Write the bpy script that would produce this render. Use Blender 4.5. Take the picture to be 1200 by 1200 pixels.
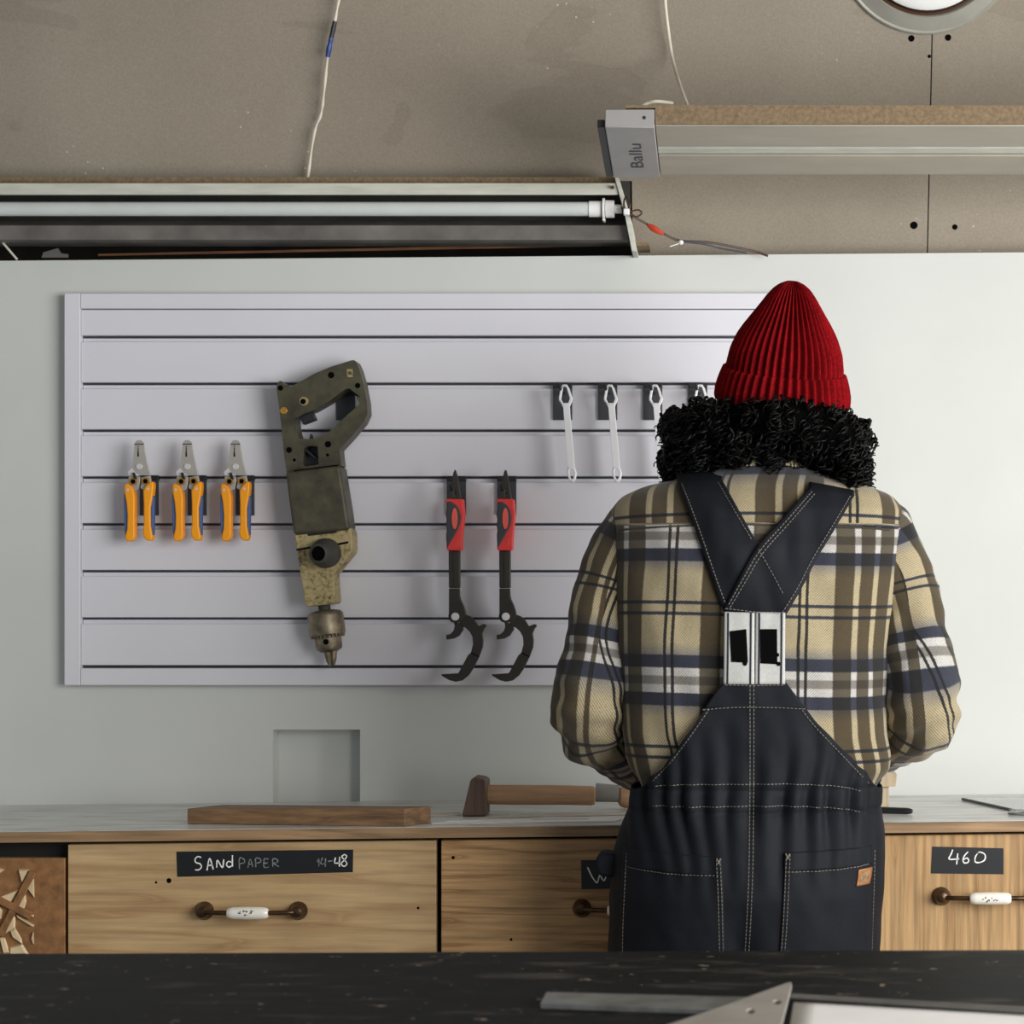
import bpy, bmesh, math, random
import numpy as np
from mathutils import Vector, Matrix, geometry, noise, kdtree

random.seed(7); np.random.seed(7)
for o in list(bpy.data.objects): bpy.data.objects.remove(o)
SC = bpy.context.scene
COL = SC.collection

# ------------------------------------------------------------------ camera / light / exposure
F, CX, CY, EYE = 2480.0, 860.0, 700.0, 1.287      # focal length and principal point in pixels of a 1200 frame
cam = bpy.data.cameras.new('camera'); camo = bpy.data.objects.new('camera', cam); COL.objects.link(camo)
camo.location = (0, -4.0, EYE); camo.rotation_euler = (math.pi/2, 0, 0)
cam.sensor_width = 36; cam.sensor_fit = 'HORIZONTAL'; cam.lens = F*36/1200
cam.shift_x = (600-CX)/1200; cam.shift_y = (CY-600)/1200
cam.clip_start = .05; cam.clip_end = 100
cam.dof.use_dof = True; cam.dof.focus_distance = 3.6; cam.dof.aperture_fstop = 8.0
SC.camera = camo

w = bpy.data.worlds.new('world'); SC.world = w; w.use_nodes = True
bg = w.node_tree.nodes['Background']; bg.inputs[0].default_value = (.86, .93, 1.0, 1); bg.inputs[1].default_value = 0.33

def area(name, loc, target, sx, sy, power, col):
    l = bpy.data.lights.new(name, 'AREA'); l.shape = 'RECTANGLE'; l.size = sx; l.size_y = sy
    l.energy = power; l.color = col
    o = bpy.data.objects.new(name, l); COL.objects.link(o); o.location = loc
    o.rotation_euler = (Vector(target)-Vector(loc)).to_track_quat('-Z', 'Y').to_euler()
    return o
# daylight entering through the big window in the right-hand wall
area('window_daylight', (2.16, -2.75, 1.45), (-.6, -.3, 1.15), 2.7, 1.8, 150, (1.0, .995, .975))

SC.view_settings.view_transform = 'Standard'; SC.view_settings.look = 'None'
SC.view_settings.exposure = 0.16; SC.view_settings.gamma = 1; SC.view_settings.use_curve_mapping = False

# ------------------------------------------------------------------ helpers
def P(px, py, d): return ((px-CX)*d/F, d-4.0, EYE+(CY-py)*d/F)
def PX(px, d): return (px-CX)*d/F
def PZ(py, d): return EYE+(CY-py)*d/F

def s2l(c):
    c = c/255.0
    return c/12.92 if c <= .04045 else ((c+.055)/1.055)**2.4
def lin(rgb): return (s2l(rgb[0]), s2l(rgb[1]), s2l(rgb[2]), 1.0)

def nt(name):
    m = bpy.data.materials.new(name); m.use_nodes = True
    t = m.node_tree; b = t.nodes['Principled BSDF']
    return m, t, b
def N(t, kind, **kw):
    n = t.nodes.new(kind)
    for k, v in kw.items():
        if k.startswith('i_'):
            key = k[2:]
            key = int(key) if key.isdigit() else key.replace('_', ' ')
            n.inputs[key].default_value = v
        else: setattr(n, k, v)
    return n
def mapping(t, stretch=(1, 1, 1), rot=(0, 0, 0), coord='Object'):
    tc = N(t, 'ShaderNodeTexCoord'); mp = N(t, 'ShaderNodeMapping')
    mp.inputs['Scale'].default_value = stretch; mp.inputs['Rotation'].default_value = rot
    t.links.new(tc.outputs[coord], mp.inputs['Vector']); return mp
def ramp(t, src, stops, interp='LINEAR'):
    r = N(t, 'ShaderNodeValToRGB'); e = r.color_ramp; e.interpolation = interp
    while len(e.elements) > 1: e.elements.remove(e.elements[-1])
    e.elements[0].position = stops[0][0]; e.elements[0].color = stops[0][1]
    for p_, c_ in stops[1:]:
        q = e.elements.new(p_); q.color = c_
    if src is not None: t.links.new(src, r.inputs[0])
    return r
def mixc(t, a, b, fac, mode='MIX'):
    m = N(t, 'ShaderNodeMix'); m.data_type = 'RGBA'; m.blend_type = mode
    for s, v in ((6, a), (7, b), (0, fac)):
        if hasattr(v, 'is_linked'): t.links.new(v, m.inputs[s])
        else: m.inputs[s].default_value = v
    return m.outputs[2]
def bumpn(t, b, src, strength, dist=.002):
    bp = N(t, 'ShaderNodeBump'); bp.inputs['Strength'].default_value = strength; bp.inputs['Distance'].default_value = dist
    t.links.new(src, bp.inputs['Height']); t.links.new(bp.outputs[0], b.inputs['Normal'])
def noisen(t, mp, scale, detail=5, rough=.55, dist=0):
    n = N(t, 'ShaderNodeTexNoise'); n.inputs['Scale'].default_value = scale; n.inputs['Detail'].default_value = detail
    n.inputs['Roughness'].default_value = rough; n.inputs['Distortion'].default_value = dist
    t.links.new(mp.outputs[0], n.inputs['Vector']); return n.outputs[0]
def sc(rgb, k): return tuple(min(255, max(0, c*k)) for c in rgb)

def mat(name, rgb, rough=.5, metal=0.0, var=.10, scale=14, bump=0.0, bscale=120, stretch=(1, 1, 1), spec=.5, rgb2=None):
    m, t, b = nt(name); mp = mapping(t, stretch)
    n1 = noisen(t, mp, scale)
    r = ramp(t, n1, [(.3, lin(sc(rgb, 1-var))), (.7, lin(rgb2 if rgb2 else sc(rgb, 1+var)))])
    t.links.new(r.outputs[0], b.inputs['Base Color'])
    b.inputs['Roughness'].default_value = rough; b.inputs['Metallic'].default_value = metal
    b.inputs['Specular IOR Level'].default_value = spec
    if bump > 0: bumpn(t, b, noisen(t, mp, bscale, 4), bump)
    return m

def wood(name, light, dark, along='X', freq=28, rough=.55, contrast=1.0, line=.5, seed=0.0):
    """grain running along one axis: stretched noise plus wavy growth rings"""
    m, t, b = nt(name)
    st = {'X': (.8, 6, 11), 'Z': (11, 6, .8), 'Y': (9, 1.2, 9)}[along]
    mp = mapping(t, st); mp.inputs['Location'].default_value = (seed, seed*1.7, seed*.6)
    fine = {'X': (3, 30, 60), 'Z': (60, 30, 2.2), 'Y': (60, 3, 60)}[along]
    mp2 = mapping(t, fine)
    n1 = noisen(t, mp, 1.0, 3, .5)
    mul = N(t, 'ShaderNodeMath', operation='MULTIPLY'); t.links.new(n1, mul.inputs[0]); mul.inputs[1].default_value = freq
    fr = N(t, 'ShaderNodeMath', operation='PINGPONG'); t.links.new(mul.outputs[0], fr.inputs[0]); fr.inputs[1].default_value = 1.0
    rr = ramp(t, fr.outputs[0], [(0, (.9, .9, .9, 1)), (.3, (1, 1, 1, 1)), (.72, (.7, .7, .7, 1)), (.93, (0, 0, 0, 1)), (1, (.5, .5, .5, 1))])
    n2 = noisen(t, mp2, 2.2, 5, .6)
    mid = tuple((a+c)/2 for a, c in zip(light, dark))
    c1 = mixc(t, lin(tuple(m_*(line)+l_*(1-line) for m_, l_ in zip(dark, light))), lin(light), rr.outputs[0])
    r2 = ramp(t, n2, [(.32, lin(tuple(255*(1-.42*contrast) for _ in range(3)))), (.62, (1, 1, 1, 1))])
    c2 = mixc(t, c1, r2.outputs[0], 1.0, 'MULTIPLY')
    n3 = noisen(t, mapping(t), 3.2, 4)
    r3 = ramp(t, n3, [(.3, lin((205, 200, 192))), (.65, (1, 1, 1, 1))])
    c3 = mixc(t, c2, r3.outputs[0], .8, 'MULTIPLY')
    t.links.new(c3, b.inputs['Base Color']); b.inputs['Roughness'].default_value = rough
    bumpn(t, b, n2, .18, .001)
    return m

def wl(o):
    v = Vector((0, 0, 0))
    while o is not None: v = v+o.location; o = o.parent
    return v

class MB:
    """collects geometry in world metres; build() links it as one mesh object"""
    def __init__(s): s.v = []; s.f = []; s.uv = None
    def add(s, vs, fs):
        k = len(s.v); s.v.extend(tuple(map(float, v)) for v in vs); s.f.extend(tuple(i+k for i in f) for f in fs); return s
    def box(s, x0, x1, y0, y1, z0, z1):
        return s.hexa([(x0, y0, z0), (x1, y0, z0), (x1, y1, z0), (x0, y1, z0), (x0, y0, z1), (x1, y0, z1), (x1, y1, z1), (x0, y1, z1)])
    def hexa(s, p):
        return s.add(p, [(0, 3, 2, 1), (4, 5, 6, 7), (0, 1, 5, 4), (1, 2, 6, 5), (2, 3, 7, 6), (3, 0, 4, 7)])
    def prism(s, poly, y0, y1, holes=(), fn=None):
        """polygon in XZ extruded along Y (fn may map (x,z,y) elsewhere)"""
        loops = [list(poly)]+[list(h) for h in holes]
        flat = [p for l in loops for p in l]
        fn = fn or (lambda x, z, y: (x, y, z))
        n = len(flat)
        vs = [fn(p[0], p[1], y0) for p in flat]+[fn(p[0], p[1], y1) for p in flat]
        if not holes: fs = [tuple(range(n)), tuple(range(2*n-1, n-1, -1))]
        else:
            tr = geometry.tessellate_polygon([[Vector((p[0], p[1], 0)) for p in l] for l in loops])
            fs = [tuple(t) for t in tr]+[tuple(i+n for i in reversed(t)) for t in tr]
        k = 0
        for l in loops:
            m = len(l)
            for i in range(m):
                a, b_ = k+i, k+(i+1) % m
                fs.append((a, b_, b_+n, a+n))
            k += m
        return s.add(vs, fs)
    def lathe(s, prof, o, axis, seg=24, flat=1.0, up=None):
        ax = Vector(axis).normalized(); o = Vector(o)
        a = (Vector(up) if up else (Vector((1, 0, 0)) if abs(ax.x) < .8 else Vector((0, 0, 1))))
        a = (a-ax*a.dot(ax)).normalized(); b_ = ax.cross(a)
        vs = []; fs = []; m = len(prof)
        for (r, h) in prof:
            for k in range(seg):
                t = 2*math.pi*k/seg
                vs.append(o+ax*h+a*(r*math.cos(t))+b_*(r*flat*math.sin(t)))
        for i in range(m-1):
            for k in range(seg):
                k2 = (k+1) % seg
                fs.append((i*seg+k, i*seg+k2, (i+1)*seg+k2, (i+1)*seg+k))
        fs.append(tuple(range(seg-1, -1, -1))); fs.append(tuple((m-1)*seg+k for k in range(seg)))
        return s.add(vs, fs)
    def tube(s, pts, r, seg=8, cap=True, round_=False):
        pts = [Vector(p) for p in pts]; n = len(pts)
        rs = list(r) if hasattr(r, '__len__') else [r]*n
        if round_:
            d0 = (pts[0]-pts[1]).normalized(); d1 = (pts[-1]-pts[-2]).normalized()
            pre = [(pts[0]+d0*rs[0]*math.sin(a), rs[0]*math.cos(a)) for a in (1.45, 1.0, .5)]
            post = [(pts[-1]+d1*rs[-1]*math.sin(a), rs[-1]*math.cos(a)) for a in (.5, 1.0, 1.45)]
            pts = [p for p, _ in pre]+pts+[p for p, _ in post]; rs = [q for _, q in pre]+rs+[q for _, q in post]; n = len(pts)
        vs = []; fs = []; prev = None
        for i in range(n):
            t = (pts[min(i+1, n-1)]-pts[max(i-1, 0)])
            t = t.normalized() if t.length > 1e-9 else Vector((0, 0, 1))
            if prev is None:
                a = Vector((0, 0, 1)) if abs(t.z) < .9 else Vector((1, 0, 0))
                a = (a-t*a.dot(t)).normalized()
            else:
                a = prev-t*prev.dot(t); a = a.normalized() if a.length > 1e-6 else t.orthogonal().normalized()
            prev = a; b_ = t.cross(a)
            for k in range(seg):
                q = 2*math.pi*k/seg; vs.append(pts[i]+(a*math.cos(q)+b_*math.sin(q))*rs[i])
        for i in range(n-1):
            for k in range(seg):
                k2 = (k+1) % seg; fs.append((i*seg+k, i*seg+k2, (i+1)*seg+k2, (i+1)*seg+k))
        if cap: fs.append(tuple(range(seg-1, -1, -1))); fs.append(tuple((n-1)*seg+k for k in range(seg)))
        return s.add(vs, fs)
    def ball(s, c, rx, ry, rz, seg=20, ring=12):
        vs = []; fs = []
        for i in range(ring+1):
            a = -math.pi/2+math.pi*i/ring
            for k in range(seg):
                q = 2*math.pi*k/seg
                vs.append((c[0]+rx*math.cos(a)*math.cos(q)+1e-7*k, c[1]+ry*math.cos(a)*math.sin(q), c[2]+rz*math.sin(a)))
        for i in range(ring):
            for k in range(seg):
                k2 = (k+1) % seg; fs.append((i*seg+k, i*seg+k2, (i+1)*seg+k2, (i+1)*seg+k))
        return s.add(vs, fs)
    def grid(s, G, closed=False):
        """G: rows of points; closed joins the last column to the first"""
        r = len(G); c = len(G[0]); fs = []
        for i in range(r-1):
            for j in range(c if closed else c-1):
                j2 = (j+1) % c; fs.append((i*c+j, i*c+j2, (i+1)*c+j2, (i+1)*c+j))
        return s.add([p for row in G for p in row], fs)
    def build(s, name, m, parent=None, bevel=0, seg=2, smooth=True, angle=35, solid=0, soff=0, sub=0, flip=True):
        me = bpy.data.meshes.new(name)
        if parent is not None: base = wl(parent); oloc = Vector((0, 0, 0))
        else:
            A = np.array(s.v); base = Vector((float(A[:, 0].min()+A[:, 0].max())/2, float(A[:, 1].min()+A[:, 1].max())/2, float(A[:, 2].min()))); oloc = base
        me.from_pydata([(v[0]-base.x, v[1]-base.y, v[2]-base.z) for v in s.v], [], s.f)
        if flip:
            bm = bmesh.new(); bm.from_mesh(me); bmesh.ops.recalc_face_normals(bm, faces=bm.faces); bm.to_mesh(me); bm.free()
        if s.uv is not None:
            ul = me.uv_layers.new(name='plaid'); li = np.zeros(len(me.loops), dtype=np.int32)
            me.loops.foreach_get('vertex_index', li); U = np.array(s.uv, dtype=np.float32)[li]
            ul.data.foreach_set('uv', U.ravel())
        if smooth:
            me.polygons.foreach_set('use_smooth', [True]*len(me.polygons))
            if angle < 180: me.set_sharp_from_angle(angle=math.radians(angle))
        me.materials.append(m)
        o = bpy.data.objects.new(name, me); COL.objects.link(o); o.location = oloc
        if parent is not None: o.parent = parent
        if solid:
            q = o.modifiers.new('thickness', 'SOLIDIFY'); q.thickness = solid; q.offset = soff
        if bevel:
            q = o.modifiers.new('bevel', 'BEVEL'); q.width = bevel; q.segments = seg; q.limit_method = 'ANGLE'; q.angle_limit = math.radians(38)
        if sub:
            q = o.modifiers.new('subsurf', 'SUBSURF'); q.levels = sub; q.render_levels = sub
        return o

def tag(o, label=None, cat=None, group=None, kind=None):
    if label: o['label'] = label
    if cat: o['category'] = cat
    if group: o['group'] = group
    if kind: o['kind'] = kind
    return o
def thing(name, loc, label, cat, group=None):
    o = bpy.data.objects.new(name, None); COL.objects.link(o); o.location = loc; o.empty_display_size = .05
    return tag(o, label, cat, group)
def copy_tree(o, parent=None):
    c = o.copy(); COL.objects.link(c); c.parent = parent
    for ch in list(o.children): copy_tree(ch, c)
    return c
def smooth_path(pts, n):
    """Catmull-Rom through points"""
    pts = [np.array(p, float) for p in pts]; out = []
    q = [2*pts[0]-pts[1]]+pts+[2*pts[-1]-pts[-2]]; m = len(pts)-1
    for i in range(n):
        t = i/(n-1)*m; k = min(int(t), m-1); u = t-k
        p0, p1, p2, p3 = q[k], q[k+1], q[k+2], q[k+3]
        out.append(.5*((2*p1)+(-p0+p2)*u+(2*p0-5*p1+4*p2-p3)*u*u+(-p0+3*p1-3*p2+p3)*u**3))
    return out

# ------------------------------------------------------------------ materials
M_wall = mat('white_board', (206, 208, 204), .6, var=.02, scale=2.5, bump=.05, bscale=40)
M_slat = mat('slat_plastic', (220, 219, 226), .45, var=.012, scale=3, spec=.4)
M_black = mat('black_plastic', (30, 30, 33), .45, var=.1)
M_hook = mat('hook_metal', (62, 63, 68), .42, .0, var=.08)
M_chrome = mat('satin_chrome', (246, 246, 248), .32, .15, var=.02)
M_steel = mat('tool_steel', (188, 182, 174), .38, .5, var=.06)
M_silver = mat('rivet', (225, 222, 220), .35, .4, var=.02)
M_brass = mat('brass', (196, 150, 70), .35, .8, var=.1)
M_orange = mat('orange_grip', (255, 162, 6), .5, var=.03)
M_blue = mat('blue_grip', (70, 96, 150), .55, var=.06)
M_dark = mat('gunmetal', (58, 53, 49), .5, .25, var=.08, scale=30)
M_red = mat('red_grip', (236, 62, 60), .45, var=.04)
M_lred = mat('pink_inset', (246, 104, 92), .5, var=.03)
M_grip = mat('charcoal_grip', (62, 65, 70), .65, var=.06)
M_white = mat('white_enamel', (236, 236, 234), .4, var=.02)
M_olive = mat('olive_housing', (66, 62, 46), .5, var=.22, scale=35, bump=.15, bscale=160, rgb2=(82, 77, 58))
M_hole = mat('deep_hole', (8, 8, 8), .9, var=.05, spec=.05)
M_gear = None
M_knob = mat('rubber_knob', (58, 58, 54), .7, var=.15, scale=40)
M_chuck = mat('worn_chuck', (118, 108, 90), .45, .6, var=.35, scale=45, bump=.25, bscale=90)
M_tube = mat('tube_glass', (205, 210, 208), .25, var=.02)
M_lip = mat('painted_lip', (196, 196, 184), .5, var=.06, stretch=(1, 6, 6))
M_refl = mat('dusty_reflector', (104, 100, 96), .6, .2, var=.22, scale=9)
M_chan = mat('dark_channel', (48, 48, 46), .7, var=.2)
M_batten = mat('raw_batten', (120, 102, 78), .85, var=.14, scale=150, bump=.3, bscale=150)
M_alu = mat('heater_aluminium', (170, 162, 148), .5, .2, var=.03, stretch=(.6, 2, 2))
M_cap = mat('grey_cap', (150, 147, 146), .5, var=.03)
M_cable = mat('cream_cable', (216, 208, 190), .5, var=.06)
M_tape = mat('blue_tape', (28, 62, 130), .45, var=.3, scale=90)
M_tapeb = mat('black_tape', (26, 27, 32), .5, var=.2)
M_brown = mat('brown_wire', (72, 46, 30), .5, var=.1)
M_bluew = mat('blue_wire', (40, 52, 72), .5, var=.1)
M_redc = mat('red_sleeve', (196, 64, 34), .45, var=.15)
M_void = mat('void_shade', (40, 34, 28), .9, var=.3)
M_lath = wood('lath_wood', (150, 100, 62), (90, 55, 30), 'X')
M_brassd = mat('aged_brass', (74, 56, 38), .32, .7, var=.35, scale=60)
M_porc = mat('porcelain', (236, 232, 222), .18, var=.02)
M_label = mat('label_tape', (14, 17, 22), .5, var=.15)
M_chalk = mat('chalk', (232, 232, 228), .9, var=.08, scale=300)
M_chalk2 = mat('faded_chalk', (112, 118, 118), .9, var=.4, scale=300)
M_birch = wood('birch_front', (208, 176, 130), (168, 128, 84), 'X', 13, contrast=.28, line=.55, seed=1.3)
M_oak = wood('oak_front', (212, 170, 118), (160, 114, 70), 'X', 24, contrast=.5, line=.8, seed=4.2)
M_oakv = wood('oak_front_upright', (212, 172, 120), (165, 122, 76), 'Z', 13, contrast=.55, line=.6, seed=2.2)
M_carc = mat('carcass_black', (20, 18, 16), .8, var=.2)
M_mdf = mat('mdf', (136, 96, 58), .8, var=.16, scale=60, bump=.2, bscale=300)
M_facet = mat('pale_inlay', (206, 184, 148), .6, var=.1)
M_edge = wood('worktop_edge', (170, 138, 102), (112, 86, 60), 'X', 12, contrast=.5)
M_plank = wood('plank_wood', (150, 116, 82), (92, 68, 48), 'X', 8, contrast=.6)
M_walnut = wood('walnut_head', (122, 96, 84), (70, 52, 44), 'Z', 14, contrast=.5)
M_beech = wood('beech_handle', (226, 186, 148), (190, 146, 110), 'X', 6, contrast=.25)
M_pale = wood('pale_block', (216, 198, 170), (180, 156, 122), 'Z', 8, contrast=.4)
M_paper = mat('paper', (226, 224, 222), .8, var=.02)
M_card = mat('pattern_card', (206, 196, 184), .85, var=.04)
M_iron = mat('steel_rule', (138, 140, 138), .38, .7, var=.15, scale=30)
M_leather = mat('black_leather', (44, 42, 41), .6, var=.2, scale=80, bump=.2)
M_tan = mat('tan_leather', (150, 96, 52), .6, var=.2, scale=60)
M_tagc = mat('tag_face', (130, 102, 70), .7, var=.2, scale=200)
M_skin = mat('skin', (150, 104, 78), .5, var=.06)
M_eye = mat('eye_white', (230, 226, 220), .2, var=.01)
M_iris = mat('iris', (50, 32, 20), .2, var=.1)
M_lips = mat('lips', (140, 80, 70), .45, var=.05)
M_hair = mat('black_hair', (5, 5, 5), .45, var=.25, scale=60, spec=.16)
M_stitch = mat('stitch_thread', (126, 120, 110), .8, var=.06)
M_elast = mat('elastic_white', (182, 182, 179), .85, var=.03, scale=200)
M_navy = mat('elastic_line', (22, 25, 40), .8, var=.1)
M_boot = mat('boot_leather', (60, 44, 34), .6, var=.2)
M_floor = mat('floor_concrete', (120, 114, 106), .7, var=.12, scale=3)

def m_gear():
    m, t, b = nt('chipped_paint'); mp = mapping(t)
    n = noisen(t, mp, 130, 5, .65); n2 = noisen(t, mp, 25, 3)
    ad = N(t, 'ShaderNodeMath', operation='ADD'); t.links.new(n, ad.inputs[0])
    ml = N(t, 'ShaderNodeMath', operation='MULTIPLY'); t.links.new(n2, ml.inputs[0]); ml.inputs[1].default_value = .5
    t.links.new(ml.outputs[0], ad.inputs[1])
    r = ramp(t, ad.outputs[0], [(.58, lin((66, 56, 38))), (.70, lin((150, 134, 88))), (.85, lin((176, 160, 116)))])
    t.links.new(r.outputs[0], b.inputs['Base Color']); b.inputs['Roughness'].default_value = .55
    bumpn(t, b, n, .4); return m
M_gear = m_gear()

def m_drywall():
    m, t, b = nt('bare_drywall'); mp = mapping(t)
    n = noisen(t, mp, 2.2, 4); f = noisen(t, mp, 260, 3)
    r = ramp(t, n, [(.3, lin((146, 136, 121))), (.7, lin((160, 150, 135)))])
    r2 = ramp(t, f, [(.3, lin((232, 232, 232))), (.7, (1, 1, 1, 1))])
    c = mixc(t, r.outputs[0], r2.outputs[0], 1.0, 'MULTIPLY')
    # old damp stain and a scatter of plaster specks
    mp3 = mapping(t, (1.1, 1.1, 2.2)); s = noisen(t, mp3, 2.3, 3, .5, .6)
    rs = ramp(t, s, [(.60, (0, 0, 0, 1)), (.612, (.20, .20, .20, 1)), (.66, (.13, .13, .13, 1))])
    c = mixc(t, c, lin((112, 100, 86)), rs.outputs[0])
    v = N(t, 'ShaderNodeTexVoronoi'); v.inputs['Scale'].default_value = 46; t.links.new(mp.outputs[0], v.inputs['Vector'])
    big = noisen(t, mp, 3.0, 2)
    g = ramp(t, big, [(.56, (0, 0, 0, 1)), (.62, (1, 1, 1, 1))])
    rv = ramp(t, v.outputs['Distance'], [(.06, (.8, .8, .8, 1)), (.10, (0, 0, 0, 1))])
    k = mixc(t, rv.outputs[0], g.outputs[0], 1.0, 'MULTIPLY')
    c = mixc(t, c, lin((206, 200, 190)), k)
    t.links.new(c, b.inputs['Base Color']); b.inputs['Roughness'].default_value = .85
    bumpn(t, b, f, .12, .001); return m
M_dry = m_drywall()

def m_worktop():
    m, t, b = nt('worn_worktop'); mp = mapping(t, (3, 14, 3)); n = noisen(t, mp, 2.0, 6, .65, .4)
    r = ramp(t, n, [(.30, lin((140, 139, 134))), (.45, lin((196, 197, 193))), (.62, lin((220, 221, 218)))])
    t.links.new(r.outputs[0], b.inputs['Base Color']); b.inputs['Roughness'].default_value = .3
    return m
M_wtop = m_worktop()

def m_table():
    m, t, b = nt('scuffed_black_top'); mp = mapping(t, (4, 9, 4)); n = noisen(t, mp, 4.0, 6, .7)
    r = ramp(t, n, [(.35, lin((11, 13, 14))), (.68, lin((22, 23, 24)))])
    mp2 = mapping(t, (2.5, 9, 3), (0, 0, .5)); s = noisen(t, mp2, 3.0, 5, .6, .3)
    rs = ramp(t, s, [(.56, (0, 0, 0, 1)), (.68, (.5, .5, .5, 1))])
    s2 = noisen(t, mapping(t, (8, 14, 9)), 6.0, 3, .55)
    rs2 = ramp(t, s2, [(.69, (0, 0, 0, 1)), (.72, (.9, .9, .9, 1))])
    c = mixc(t, r.outputs[0], lin((84, 76, 70)), rs.outputs[0]); c = mixc(t, c, lin((150, 134, 116)), rs2.outputs[0])
    t.links.new(c, b.inputs['Base Color']); b.inputs['Specular IOR Level'].default_value = .12; b.inputs['Roughness'].default_value = .6
    bumpn(t, b, n, .2); return m
M_table = m_table()

def m_denim():
    m, t, b = nt('navy_canvas'); mp = mapping(t); f = noisen(t, mp, 420, 3, .6); n = noisen(t, mp, 9, 4)
    r = ramp(t, n, [(.3, lin((17, 20, 27))), (.7, lin((25, 27, 35)))])
    r2 = ramp(t, f, [(.3, lin((215, 215, 215))), (.7, (1, 1, 1, 1))])
    c = mixc(t, r.outputs[0], r2.outputs[0], 1.0, 'MULTIPLY')
    t.links.new(c, b.inputs['Base Color']); b.inputs['Roughness'].default_value = .7; b.inputs['Specular IOR Level'].default_value = .2
    bumpn(t, b, f, .25, .0008); return m
M_denim = m_denim()

def m_plaid():
    m, t, b = nt('plaid_flannel')
    uv = N(t, 'ShaderNodeUVMap'); uv.uv_map = 'plaid'
    # small wobble so the stripes keep a woven edge
    mpn = mapping(t); wob = N(t, 'ShaderNodeTexNoise'); wob.inputs['Scale'].default_value = 320; wob.inputs['Detail'].default_value = 2
    t.links.new(mpn.outputs[0], wob.inputs['Vector'])
    sub = N(t, 'ShaderNodeVectorMath', operation='SUBTRACT'); t.links.new(wob.outputs['Color'], sub.inputs[0]); sub.inputs[1].default_value = (.5, .5, .5)
    scl = N(t, 'ShaderNodeVectorMath', operation='SCALE'); t.links.new(sub.outputs[0], scl.inputs[0]); scl.inputs['Scale'].default_value = .008
    add = N(t, 'ShaderNodeVectorMath', operation='ADD'); t.links.new(uv.outputs[0], add.inputs[0]); t.links.new(scl.outputs[0], add.inputs[1])
    sep = N(t, 'ShaderNodeSeparateXYZ'); t.links.new(add.outputs[0], sep.inputs[0])
    def tri(src):
        p = N(t, 'ShaderNodeMath', operation='PINGPONG'); t.links.new(src, p.inputs[0]); p.inputs[1].default_value = .5
        q = N(t, 'ShaderNodeMath', operation='MULTIPLY'); t.links.new(p.outputs[0], q.inputs[0]); q.inputs[1].default_value = 2
        return q.outputs[0]
    W = (1, 1, 1, 1); ol = lin((112, 103, 86)); bk = lin((56, 54, 56))
    u = ramp(t, tri(sep.outputs[0]), [(0, W), (.030, W), (.036, bk), (.078, bk), (.085, W), (.46, W), (.48, ol), (.77, ol), (.79, W), (.87, W), (.89, ol), (1, ol)])
    be = lin((170, 156, 124)); wh = lin((190, 187, 182)); gr = lin((128, 123, 116)); nv = lin((42, 45, 60)); be2 = lin((150, 140, 120))
    v = ramp(t, tri(sep.outputs[1]), [(0, gr), (.05, gr), (.07, wh), (.165, wh), (.18, nv), (.345, nv), (.36, gr), (.44, be2), (.52, be), (.895, be), (.905, nv), (.94, nv), (.955, be), (1, be)])
    c = mixc(t, v.outputs[0], u.outputs[0], 1.0, 'MULTIPLY')
    # diagonal twill
    mp = N(t, 'ShaderNodeMapping'); mp.inputs['Rotation'].default_value = (0, 0, .8); t.links.new(uv.outputs[0], mp.inputs['Vector'])
    wv = N(t, 'ShaderNodeTexWave'); wv.inputs['Scale'].default_value = 22; wv.inputs['Distortion'].default_value = 3; wv.inputs['Detail'].default_value = 2
    wv.inputs['Detail Scale'].default_value = 8
    t.links.new(mp.outputs[0], wv.inputs['Vector'])
    rt = ramp(t, wv.outputs['Fac'], [(0, lin((178, 178, 178))), (.7, W)])
    c = mixc(t, c, rt.outputs[0], 1.0, 'MULTIPLY')
    t.links.new(c, b.inputs['Base Color']); b.inputs['Roughness'].default_value = .9
    b.inputs['Sheen Weight'].default_value = .15
    bumpn(t, b, wv.outputs['Fac'], .15, .0006); return m
M_plaid = m_plaid()
def m_knit():
    m, t, b = nt('red_knit'); mp = mapping(t); n = noisen(t, mp, 30, 3)
    f = noisen(t, mapping(t, (1, 1, .5)), 500, 2)
    r = ramp(t, n, [(.3, lin((122, 8, 16))), (.7, lin((142, 12, 20)))])
    r2 = ramp(t, f, [(.35, lin((190, 190, 190))), (.65, (1, 1, 1, 1))])
    c = mixc(t, r.outputs[0], r2.outputs[0], 1.0, 'MULTIPLY')
    t.links.new(c, b.inputs['Base Color']); b.inputs['Roughness'].default_value = .95; b.inputs['Specular IOR Level'].default_value = .1
    bumpn(t, b, f, .4, .001); return m
M_knit = m_knit()

# ------------------------------------------------------------------ the room shell
LX, RX = -2.6, 2.2
m = MB(); m.box(LX, RX+.1, -4.6, .6, -.05, 0); tag(m.build('floor', M_floor, smooth=False), kind='structure')
# back wall: white board with a shallow cut-out, its top edge not quite level
def topz(x): return 1.9345+.0082*x
hole = [(PX(320, 4), PZ(941, 4)-.02), (PX(422, 4), PZ(941, 4)-.02), (PX(422, 4), PZ(855, 4)), (PX(320, 4), PZ(855, 4))]
m = MB(); m.prism([(LX, 0), (RX, 0), (RX, topz(RX)), (LX, topz(LX))], 0, .045, [hole])
wb = tag(m.build('wall_back', M_wall, smooth=False), kind='structure')
m = MB(); m.box(hole[0][0]-.03, hole[1][0]+.03, .046, .06, hole[0][1]-.03, hole[2][1]+.03); m.build('niche_back', M_wall, wb, smooth=False)
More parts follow.
